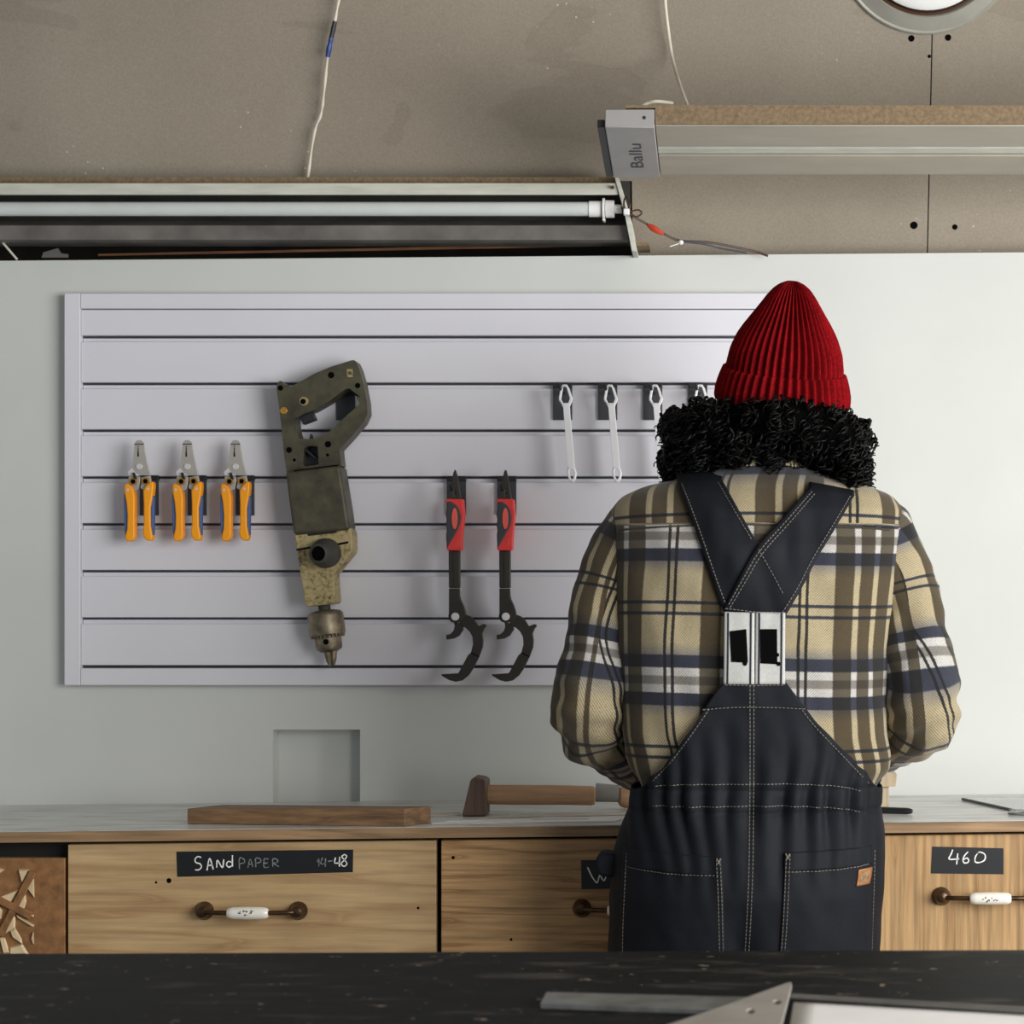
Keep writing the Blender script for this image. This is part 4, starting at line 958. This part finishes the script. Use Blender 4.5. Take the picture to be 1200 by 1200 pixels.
for A_, s_ in ((armL, 1), (armR, -1)):
    g.tube([Vector((Xs(885)-s_*.10, -.655, Zs(600)))]+A_, [.06, .050, .042, .038, .034, .034, .029, .025], 14, round_=True)
    wr = A_[-1]; fd = (A_[-1]-A_[-2]).normalized(); pd = Vector((fd.x*.35+s_*.18, .9, -.30)).normalized()
    side = Vector((s_*1.0, -.1, 0)); side = (side-pd*side.dot(pd)).normalized(); dn = pd.cross(side)*(1 if pd.cross(side).z < 0 else -1)
    pe = wr+pd*.075
    for k_ in (-1.5, -.5, .5, 1.5): g.tube([wr+side*k_*.009, pe+side*k_*.018], [.016, .0135], 10, round_=True)
    for k_, ln_ in ((-1.5, .062), (-.5, .074), (.5, .078), (1.5, .068)):
        b0 = pe+side*k_*.0195; b1 = b0+(pd*.9+dn*.25)*ln_*.45; b2 = b1+(pd*.6+dn*.75)*ln_*.33; b3 = b2+(pd*.25+dn*.9)*ln_*.25
        g.tube([b0, b1, b2, b3], [.0096, .0088, .0080, .0070], 10, round_=True)
    t0 = wr+pd*.025+side*.018; t1 = t0+(side*.8+pd*.5+dn*.3)*.036; t2 = t1+(pd*.8+side*.3+dn*.4)*.03
    g.tube([t0, t1, t2], [.0125, .0105, .0085], 10, round_=True)
for sx_ in (Xs(800), Xs(958)):
    g.tube([Vector((sx_, -.68, .86)), Vector((sx_, -.67, .50)), Vector((sx_, -.69, .12)), Vector((sx_, -.67, .07))], [.085, .058, .042, .04], 16, round_=True)
bo = g.build('body', M_skin, pr, angle=180)
q = bo.modifiers.new('remesh', 'REMESH'); q.mode = 'VOXEL'; q.voxel_size = .005; q.use_smooth_shade = True
q = bo.modifiers.new('smooth', 'SMOOTH'); q.iterations = 4; q.factor = .5
for s_ in (-1, 1):
    g = MB(); e0 = HC+Vector((s_*.030, .083, .006)); g.ball(e0, .0125, .0125, .0115, 16, 10); eo = g.build('eye', M_eye, pr)
    g = MB(); g.ball(e0+Vector((0, .0095, 0)), .0055, .0045, .0055, 12, 8); g.build('iris', M_iris, eo)
g = MB(); g.ball(HC+Vector((0, .099, -.055)), .020, .006, .006, 14, 8); g.build('lips', M_lips, pr)

# shirt torso
def ring(pf, z, n, fold=None):
    xl, xr, db, df, yc = [float(v) for v in at(pf, z)]; c = (xl+xr)/2; w_ = (xr-xl)/2; out = []
    for j in range(n):
        th = 2*math.pi*j/n-math.pi/2          # start at the back centre
        cs, sn_ = math.cos(th), math.sin(th)
        x = c+w_*math.copysign(abs(cs)**(2/PE), cs); dd = db if sn_ < 0 else df
        y = yc+dd*math.copysign(abs(sn_)**(2/PE), sn_)
        if fold: f = fold(x, z); y += f*max(0, -sn_)**.5 if sn_ < 0 else 0; x += f*cs*.6
        out.append((x, y, z))
    return out
NJ = 220; g = MB(); uv = []; rows = []
zlist = np.linspace(Zs(945), Zs(526), 190)
for z in zlist:
    r_ = ring(SH, z, NJ, fold_shirt); rows.append(r_+[r_[0]])
    A_ = np.array(r_+[r_[0]]); seg_ = np.hypot(np.diff(A_[:, 0]), np.diff(A_[:, 1])); s_ = np.concatenate([[0], np.cumsum(seg_)]); tot = s_[-1]
    py = CY-(z-EYE)*F/DB
    # yoke piece: its own cut of the check above the seam
    for j in range(NJ+1):
        sj = s_[j] if s_[j] < tot/2 else s_[j]-tot
        if j == NJ: sj = 0.0
        uu = (PX(885, DB)+sj-PX(785, DB))/UPX
        off_ = 0.004*math.sin(sj*9)
        if py > 614: vv = (z+off_-PZ(800, DB))/VPX
        else: vv = (z+.10*(sj*sj)-PZ(607, DB))/VPX+.5; uu += .62
        uv.append((uu, vv))
g.grid(rows); g.uv = uv
shirt = g.build('shirt', M_plaid, pr, angle=180)
# yoke seam ridge
g = MB(); pth = []
for px in range(722, 1052, 6):
    x = PX(px, DB); pth.append(shp(px, 614+.0002*(px-885)**2, .0005))
g.tube(pth, .0016, 6); g.build('yoke_seam', mat('seam_dark', (60, 54, 46), .9), shirt)
# collar
g = MB(); rows = []; uvc = []
for i, (dz, k) in enumerate(((0, 1.04), (.012, 1.03), (.028, 1.02), (.036, 1.0))):
    r_ = ring(SH, Zs(546)+dz, 90); cx_ = sum(p_[0] for p_ in r_)/90; cy_ = sum(p_[1] for p_ in r_)/90
    rows.append([(cx_+(p_[0]-cx_)*k, cy_+(p_[1]-cy_)*k, p_[2]) for p_ in r_]); rows[-1].append(rows[-1][0])
    uvc += [((.30 if j > 45 else .0)+(p_[0])/UPX+.38, dz/VPX+.3) for j, p_ in enumerate(rows[-1])]
g.grid(rows); g.uv = uvc; g.build('collar', M_plaid, shirt, solid=.002, angle=180)

# sleeves
def sleeve(pts, rad, s_, v0, u0):
    n = 120; path = smooth_path(pts, n); rr = np.interp(np.linspace(0, 1, n), np.linspace(0, 1, len(rad)), rad)
    kr = np.exp(-.5*(np.arange(-6, 7)/2.5)**2); kr /= kr.sum(); rr = np.convolve(np.pad(rr, 6, mode='edge'), kr, 'valid')
    g = MB(); rows = []; uv = []; prev = None; L_ = 0
    for i in range(n):
        t = Vector(path[min(i+1, n-1)])-Vector(path[max(i-1, 0)]); t.normalize()
        if prev is None: a = Vector((0, -1, 0)); a = (a-t*a.dot(t)).normalized()
        else: a = (prev-t*prev.dot(t)).normalized()
        prev = a; b_ = t.cross(a)
        if i: L_ += (Vector(path[i])-Vector(path[i-1])).length
        row = []; m_ = 72
        for k in range(m_+1):
            q_ = 2*math.pi*(k % m_)/m_; dr_ = a*math.cos(q_)+b_*math.sin(q_)
            p0 = Vector(path[i])+dr_*rr[i]
            el = math.exp(-((i-n*.60)/(n*.17))**2)
            f = .0075*nz(p0.x*13+s_*5, p0.y*9, p0.z*13)+(.0040+.0050*el)*nz(p0.x*28+2*s_, p0.y*22, p0.z*36+4)
            f += .0022*el*math.sin(L_*120+2.5*math.sin(q_+1.0)+4*nz(p0.x*12, p0.z*12))
            row.append(tuple(p0+dr_*f)); uv.append((u0+rr[i]*(q_ if k < m_ else 2*math.pi)/UPX, v0-L_/VPX))
        rows.append(row)
    g.grid(rows); g.uv = uv; return g.build('sleeve', M_plaid, shirt, angle=180)
px2m = DS/F
sleeve([V3(772, 602, 3.335)]+armL+[V3(776, 906, 3.58)], [k*px2m for k in (24, 39, 42, 40, 46, 46, 44, 38, 36)], 1, .16, .35)
sleeve([V3(1004, 606, 3.335)]+armR+[V3(980, 884, 3.58)], [k*px2m for k in (24, 39, 41, 40, 45, 48, 46, 38, 34)], -1, .16, .30)

# dungarees: one mesh, high back bib running down into the seat
bl = [(798, 848), (812, 838), (850, 814), (895, 782), (918, 757), (930, 744)]
br = [(798, 920), (812, 930), (845, 955), (890, 998), (915, 1022), (927, 1032)]
def ub(z):   # outline of the back bib as fraction of the half width, left and right
    py = CY-(z-EYE)*F/DB
    l = PX(np.interp(py, [q[0] for q in bl], [q[1] for q in bl]), DB); r = PX(np.interp(py, [q[0] for q in br], [q[1] for q in br]), DB)
    xl, xr, *_ = at(OV, z); c = (xl+xr)/2; w_ = (xr-xl)/2
    return (c-l)/w_, (r-c)/w_
zz = np.linspace(PZ(798, DB), PZ(928, DB), 60); ul = np.array([ub(z)[0] for z in zz]); ur = np.array([ub(z)[1] for z in zz])
def ztop(u):
    arr = ul if u < 0 else ur; a = abs(u)
    if a <= arr[0]: return zz[0]
    return float(np.interp(a, arr, zz))
def ov_point(th, t, zb):
    """th 0 at back centre, round the body; t 0 top .. 1 bottom"""
    cs, sn_ = math.cos(th-math.pi/2), math.sin(th-math.pi/2); u = math.copysign(abs(cs)**(2/PE), cs)
    zt_ = ztop(u); z = zt_+(zb-zt_)*t
    xl, xr, db, df, yc = [float(v) for v in at(OV, z)]; c = (xl+xr)/2; w_ = (xr-xl)/2
    x = c+w_*u; y = yc+(db if sn_ < 0 else df)*math.copysign(abs(sn_)**(2/PE), sn_)
    f = fold_ov(x, z)
    if sn_ < 0: y += f*(-sn_)**.5
    x += -f*cs*.8
    return (x, y, z)
g = MB(); NB, MBr = 300, 190; zbot = Zs(1175)
g.grid([[ov_point(2*math.pi*j/NB, i/MBr, zbot) for j in range(NB)] for i in range(MBr+1)], closed=True)
ovo = g.build('dungarees', M_denim, pr, angle=180, solid=.003, soff=1)
for sx_ in (Xs(793), Xs(951)):
    g = MB(); rows = []
    for i in range(60):
        t = i/59; z = .80+(.07-.80)*t; rx = .099+(.072-.099)*t; ry = .125+(.078-.125)*t
        rows.append([(sx_+rx*math.cos(a)+.004*nz(a*2, z*14), -.68+ry*math.sin(a)+.006*nz(a*2+4, z*14), z) for a in np.linspace(0, 2*math.pi, 49)[:-1]])
    g.grid(rows, closed=True); g.build('trouser_leg', M_denim, ovo, angle=180)
    g = MB(); g.tube([Vector((sx_, -.74, .055)), Vector((sx_, -.68, .06)), Vector((sx_, -.60, .05)), Vector((sx_, -.51, .045))], [.04, .048, .046, .038], 18, round_=True)
    g.box(sx_-.045, sx_+.045, -.775, -.475, 0.0, .024); g.build('boot', M_boot, pr, bevel=.004)

def patch(fn, A_, B_, nu=24, nv=30, off=.004):
    """A_, B_: px polylines of the two long edges, top to bottom"""
    A2 = smooth_path([(a, b_, 0) for a, b_ in A_], nv); B2 = smooth_path([(a, b_, 0) for a, b_ in B_], nv)
    g = MB(); g.grid([[fn(*(A2[i]*(1-j/(nu-1))+B2[i]*(j/(nu-1)))[:2], off) for j in range(nu)] for i in range(nv)]); return g
def stitch(g, fn, pts, off, dash=.0038, gap=.0022, wdt=.00045, d=DB):
    pp = smooth_path([(a, b_, 0) for a, b_ in pts], max(60, 40*len(pts))); P3 = [Vector(fn(a[0], a[1], off)) for a in pp]
    cum = [0]
    for i in range(1, len(P3)): cum.append(cum[-1]+(P3[i]-P3[i-1]).length)
    def ev(s): 
        i = min(max(np.searchsorted(cum, s)-1, 0), len(P3)-2); t = (s-cum[i])/max(cum[i+1]-cum[i], 1e-9); return P3[i].lerp(P3[i+1], t)
    s = 0.0
    while s+dash < cum[-1]:
        a, b_ = ev(s), ev(s+dash); t = (b_-a).normalized(); n_ = Vector((0, -1, 0)); sd = t.cross(n_); 
        if sd.length < 1e-6: s += dash+gap; continue
        sd.normalize(); sd *= wdt; h_ = n_*.0006
        g.hexa([a-sd, b_-sd, b_+sd, a+sd, a-sd+h_, b_-sd+h_, b_+sd+h_, a+sd+h_]); s += dash+gap

# crossed straps
def strap(A_, B_, off, front):
    g = patch(shp, A_, B_, 20, 60, off); rows = [g.v[i*20:(i+1)*20] for i in range(60)]
    top = rows[0]; ext = []
    for k in range(1, 22):      # over the shoulder and down the chest
        a = k/21; r_ = []
        for (x, y, z) in top:
            yc_ = float(at(SH, z)[4]); hh_ = .016
            if a < .35: q_ = a/.35; r_.append((x, y+(yc_+.045-y)*q_, z+hh_*math.sin(q_*math.pi)))
            else:
                q_ = (a-.35)/.65; z2 = z-.20*q_; xl, xr, db, df, yc2 = [float(v) for v in at(SH, z2)]; r_.append((x, max(yc_+.045, yc2+df+.006), z2))
        ext.append(r_)
    g2 = MB(); g2.grid(list(reversed(ext))+rows); return g2.build('strap', M_denim, ovo, solid=.003, soff=0, angle=180)
sl = strap([(791, 559), (804, 592), (818, 630), (833, 674), (848, 717)], [(846, 560), (864, 594), (887, 636), (906, 676), (922, 714)], .005, 0)
sr = strap([(951, 568), (920, 604), (888, 640), (868, 674), (847, 716)], [(1004, 578), (980, 618), (958, 654), (940, 688), (920, 722)], .010, 1)
g = MB(); stitch(g, shp, [(797, 562), (809, 592), (823, 630), (838, 674), (852, 712)], .0078); stitch(g, shp, [(841, 562), (860, 596), (882, 634)], .0078)
tag(g.build('stitching', M_stitch, sl, smooth=False), kind='stuff')
g = MB(); stitch(g, shp, [(953, 574), (922, 610), (891, 645), (871, 678), (852, 712)], .0128); stitch(g, shp, [(956, 577), (925, 613), (894, 648), (874, 681), (855, 713)], .0128); stitch(g, shp, [(999, 579), (975, 618), (953, 654), (935, 688), (916, 719)], .0128)
stitch(g, shp, [(889, 644), (905, 672), (918, 697)], .0128); stitch(g, shp, [(850, 713), (885, 717), (917, 719)], .0128); tag(g.build('stitching', M_stitch, sr, smooth=False), kind='stuff')

# elastic joining straps and bib
def elp(px, py, off):
    t = (py-716)/(802-716); a, b_ = shp(px, py, .009), ovp(px, max(py, 796), .004); return (a[0], a[1]*(1-t)+min(b_[1], a[1]+.01)*t-off, a[2])
for k, (xa, xb_) in enumerate(((849, 884.2), (885.4, 920))):
    e = patch(elp, [(xa, 717), (xa-.5, 760), (xa-1, 801)], [(xb_, 718), (xb_-.4, 760), (xb_-.5, 801)], 14, 20, .002).build('elastic_band', M_elast, ovo, solid=.0015, soff=1, angle=180)
    for lx in (xa+4.2, xb_-4.4):
        patch(elp, [(lx-1.0, 718), (lx-1.3, 760), (lx-1.8, 801)], [(lx+1.2, 718), (lx+.9, 760), (lx+.4, 801)], 3, 16, .0041).build('elastic_stripe', M_navy, e, angle=180)
    if k == 0: A_, B_ = [(855, 739.5), (856, 756), (857, 775.5)], [(874.5, 737), (875.5, 756), (876.5, 776)]; tail = [(873, 777), 2.6]
    else: A_, B_ = [(890.5, 737), (890.8, 756), (891, 777)], [(910.3, 737), (910.5, 756), (910.8, 778)]; tail = [(912, 777.5), 2.4]
    gg = patch(elp, A_, B_, 8, 12, .0044)
    c_ = elp(tail[0][0], tail[0][1], .0045); gg.ball(c_, tail[1]*DB/F, .0006, tail[1]*1.1*DB/F, 10, 6)
    if k: c2 = elp(911, 767, .0045); gg.ball(c2, 1.9*DB/F, .0006, 2.4*DB/F, 10, 6)
    gg.build('black_patch', M_hole, e, angle=180)

# bib facing, pockets, seams
dt_ = MB()
bibf = patch(ovp, [(849, 799), (838, 812), (826, 829)], [(919, 799), (930, 812), (941, 829)], 40, 16, .0048).build('bib_facing', M_denim, ovo, angle=180, solid=.0015, soff=1)
stitch(dt_, ovp, [(850, 802), (884, 802.5), (918, 802)], .0075)
stitch(dt_, ovp, [(824, 831), (855, 828.5), (884, 828), (915, 828.5), (943, 830)], .0062)
for dx in (-2.2, 2.2): stitch(dt_, ovp, [(881+dx, 802), (881+dx, 900), (880+dx, 1000), (878+dx, 1060), (875+dx, 1118)], .0062)
stitch(dt_, ovp, [(768, 922), (800, 919), (840, 918), (884, 917.5), (930, 917.5), (980, 921), (1010, 928)], .0046)
stitch(dt_, ovp, [(762, 945), (800, 945), (840, 944), (884, 943), (930, 943.5), (980, 947), (1012, 953)], .0046)
stitch(dt_, ovp, [(846, 806), (822, 844), (790, 888), (764, 917)], .0046); stitch(dt_, ovp, [(924, 808), (950, 845), (990, 888), (1020, 920)], .0046)
tag(dt_.build('stitching', M_stitch, ovo, smooth=False), kind='stuff')
pk = []
for (A_, B_, inner) in (([(729, 996), (727, 1040), (725, 1080), (724, 1122)], [(846, 1001), (848, 1040), (849, 1080), (850, 1122)], 1), ([(919, 996), (917, 1040), (915, 1080), (912, 1122)], [(1023, 993), (1022, 1040), (1021, 1080), (1020, 1122)], 0)):
    p_ = patch(ovp, A_, B_, 40, 40, .0042).build('back_pocket', M_denim, ovo, angle=180, solid=.0022, soff=0)
    # folded hem
    f_ = lambda q_, k: [(q_[0][0], q_[0][1]), (q_[0][0]*.5+q_[1][0]*.5*1-(0), q_[0][1]+11), (q_[0][0], q_[0][1]+22)]
    patch(ovp, f_(A_, 0), f_(B_, 0), 40, 10, .0060).build('pocket_hem', M_denim, p_, angle=180, solid=.0016, soff=0)
    g = MB(); e_ = B_ if inner else A_; sg = -1 if inner else 1
    for dx in (2, 6.2): stitch(g, ovp, [(a+sg*dx, b_+2) for a, b_ in e_], .0072)
    stitch(g, ovp, [(A_[0][0]+3, A_[0][1]+22), ((A_[0][0]+B_[0][0])/2, (A_[0][1]+B_[0][1])/2+23), (B_[0][0]-3, B_[0][1]+21)], .0074)
    o_ = A_ if inner else B_; stitch(g, ovp, [(a-sg*-4, b_+6) for a, b_ in o_] if not inner else [(a+4, b_+6) for a, b_ in o_], .0066)
    cx_, cy_ = e_[0]; 
    stitch(g, ovp, [(cx_+sg*1, cy_+1), (cx_+sg*6, cy_+9)], .0078, .003, .0004, .0008); stitch(g, ovp, [(cx_+sg*6, cy_+1), (cx_+sg*1, cy_+9)], .0078, .003, .0004, .0008)
    tag(g.build('stitching', M_stitch, p_, smooth=False), kind='stuff'); pk.append(p_)
tg = patch(ovp, [(1006, 1019), (1005, 1029), (1003.5, 1038)], [(1023, 1018), (1022, 1027), (1019.5, 1037)], 8, 8, .0075).build('leather_tag', M_tan, pk[1], solid=.0018, soff=0, angle=180)
patch(ovp, [(1008.5, 1021), (1008, 1029), (1007, 1036)], [(1020.5, 1020), (1019.5, 1027), (1017.5, 1035)], 6, 6, .0092).build('tag_face', M_tagc, tg, angle=180)
# tool loop at the left hip, buckle at the right
g = MB(); d = 3.30; g.prism([(PX(a, d), PZ(b_, d)) for a, b_ in ((700, 1002), (706, 997), (728, 1000), (728, 1027), (704, 1024), (699, 1014))], -.73, -.67); g.build('hip_pouch', M_denim, ovo, bevel=.006, seg=3)
g = MB(); d = 3.33; g.ball(P(1028, 908, d), .008, .012, .016, 14, 10); g.build('side_buckle', M_black, ovo)
g = MB(); g.ball(P(1021, 913, d), .007, .008, .009, 12, 8); g.build('side_button', M_white, ovo)

# beanie
bb = Vector((PX(917, 3.38), -.592, PZ(467, 3.38))); sB = 3.36/F
Rm = Matrix.Rotation(math.radians(5), 4, 'Y') @ Matrix.Rotation(math.radians(13), 4, 'X')
def beanie_mesh(prof, amp, ribs=46, n=368, flat=1.14):
    g = MB(); rows = []
    m_ = 80; hs = np.array([p_[0] for p_ in prof]); rs_ = np.array([p_[1] for p_ in prof])
    tt = np.linspace(0, 1, m_); cum = np.concatenate([[0], np.cumsum(np.hypot(np.diff(hs), np.diff(rs_)))]); cum /= cum[-1]
    H_ = np.interp(tt, cum, hs); R_ = np.interp(tt, cum, rs_)
    kr = np.exp(-.5*(np.arange(-4, 5)/1.6)**2); kr /= kr.sum()
    H_[4:-4] = np.convolve(H_, kr, 'valid'); R_[4:-4] = np.convolve(R_, kr, 'valid')
    for i in range(m_):
        row = []
        for j in range(n):
            a = 2*math.pi*j/n; 
            top = max(0, (H_[i]-85)/65)
            rr = R_[i]*(1-.05*top*math.cos(a*4))
            wv = math.cos(a*ribs+.35*nz(a*4, H_[i]*.02)); ra = amp*(.35+.65*min(1, R_[i]/45))
            r_ = rr+ra*(abs((wv+1)/2)**.75-.72)+.9*nz(math.cos(a)*2.5, math.sin(a)*2.5, H_[i]*.03)
            r_ = max(r_, .4)
            v = Vector((r_*math.cos(a)*sB, r_*flat*math.sin(a)*sB, H_[i]*sB)); row.append(tuple(bb+(Rm @ v)))
        rows.append(row)
    g.grid(rows, closed=True); return g
bn = beanie_mesh([(24, 68), (40, 68), (58, 65), (75, 58), (92, 48), (108, 38), (122, 29), (132, 21), (138, 13), (141, 5), (141, .4)], 8.5).build('beanie', M_knit, pr, angle=180)
beanie_mesh([(4, 70), (-1, 73), (-4, 77), (-1, 79.5), (10, 79), (24, 75.5), (33, 72.5), (36.5, 71), (36, 69), (30, 67.5)], 8.5).build('beanie_cuff', M_knit, bn, angle=180)

# hair: soft volume plus many curls
lumps = [((908, 498), (88, 32, 126), -.600), ((836, 510), (50, 42, 92), -.615), ((812, 528), (33, 31, 70), -.63), ((905, 510), (62, 30, 122), -.605), ((968, 518), (46, 46, 95), -.615), ((996, 552), (24, 38, 66), -.635), ((866, 524), (46, 24, 112), -.605), ((940, 518), (48, 32, 116), -.605)]
hr_ = random.Random(11)
for _ in range(46):       # loose clumps that break up the outline
    c_, r_, y_ = lumps[hr_.randrange(8)]; a_ = hr_.uniform(0, 6.28); e_ = hr_.uniform(-.9, .9)
    if math.sin(a_) > .35: continue          # keep clear of the beanie
    q_ = hr_.uniform(9, 16); lumps.append(((c_[0]+r_[0]*.86*math.cos(a_), c_[1]-r_[1]*.86*math.sin(a_)), (q_, q_, q_), y_+e_*r_[2]*.0009))
Ls = []
for (c, r, y) in lumps:
    d = y+4; Ls.append((Vector(P(c[0], c[1], d)), (r[0]*d/F, r[2]*d/F, r[1]*d/F)))
g = MB()
for c, r in Ls: g.ball(c, r[0]*.93, r[1]*.93, r[2]*.93, 28, 18)
ho = g.build('hair', mat('matte_hair', (4, 4, 4), .95, var=.2, spec=.02), pr, angle=180)
q = ho.modifiers.new('remesh', 'REMESH'); q.mode = 'VOXEL'; q.voxel_size = .006; q.use_smooth_shade = True
g = MB(); rng = random.Random(5); made = 0
while made < 2600:
    c, r = Ls[rng.randrange(len(Ls))]
    v = Vector((rng.gauss(0, 1), rng.gauss(0, 1), rng.gauss(0, 1))).normalized()
    if v.y > .75: continue
    p0 = c+Vector((v.x*r[0], v.y*r[1], v.z*r[2]))*.93
    if any(sum(((p0[k]-c2[k])/(r2[k]*.88))**2 for k in range(3)) < 1 for c2, r2 in Ls): continue
    n_ = Vector((v.x/r[0], v.y/r[1], v.z/r[2])).normalized()
    ax_ = (Vector((rng.uniform(-.6, .6), rng.uniform(-.4, .4), -1))); ax_ = (ax_-n_*ax_.dot(n_)*.85).normalized()
    a = ax_.orthogonal().normalized(); b_ = ax_.cross(a); big = made % 3 == 0; ln_ = rng.uniform(.035, .07) if big else rng.uniform(.02, .045); R0_ = rng.uniform(.006, .011) if big else rng.uniform(.004, .009); tr_ = rng.uniform(2.0, 3.4) if big else rng.uniform(1.0, 2.2); tk_ = .0027 if big else .0014; ph = rng.uniform(0, 6.28)
    pts = []
    for i in range(24):
        t = i/23; R1_ = R0_*(.6+.5*t); q_ = ph+tr_*2*math.pi*t
        pts.append(p0+ax_*ln_*(t-.4)+(a*math.cos(q_)+b_*math.sin(q_))*R1_+n_*(.002-.010*abs(t-.4)))
    g.tube(pts, [tk_*(1-.65*(i/23)) for i in range(24)], 5, cap=False); made += 1
tag(g.build('curls', M_hair, ho, angle=180, flip=False), kind='stuff')
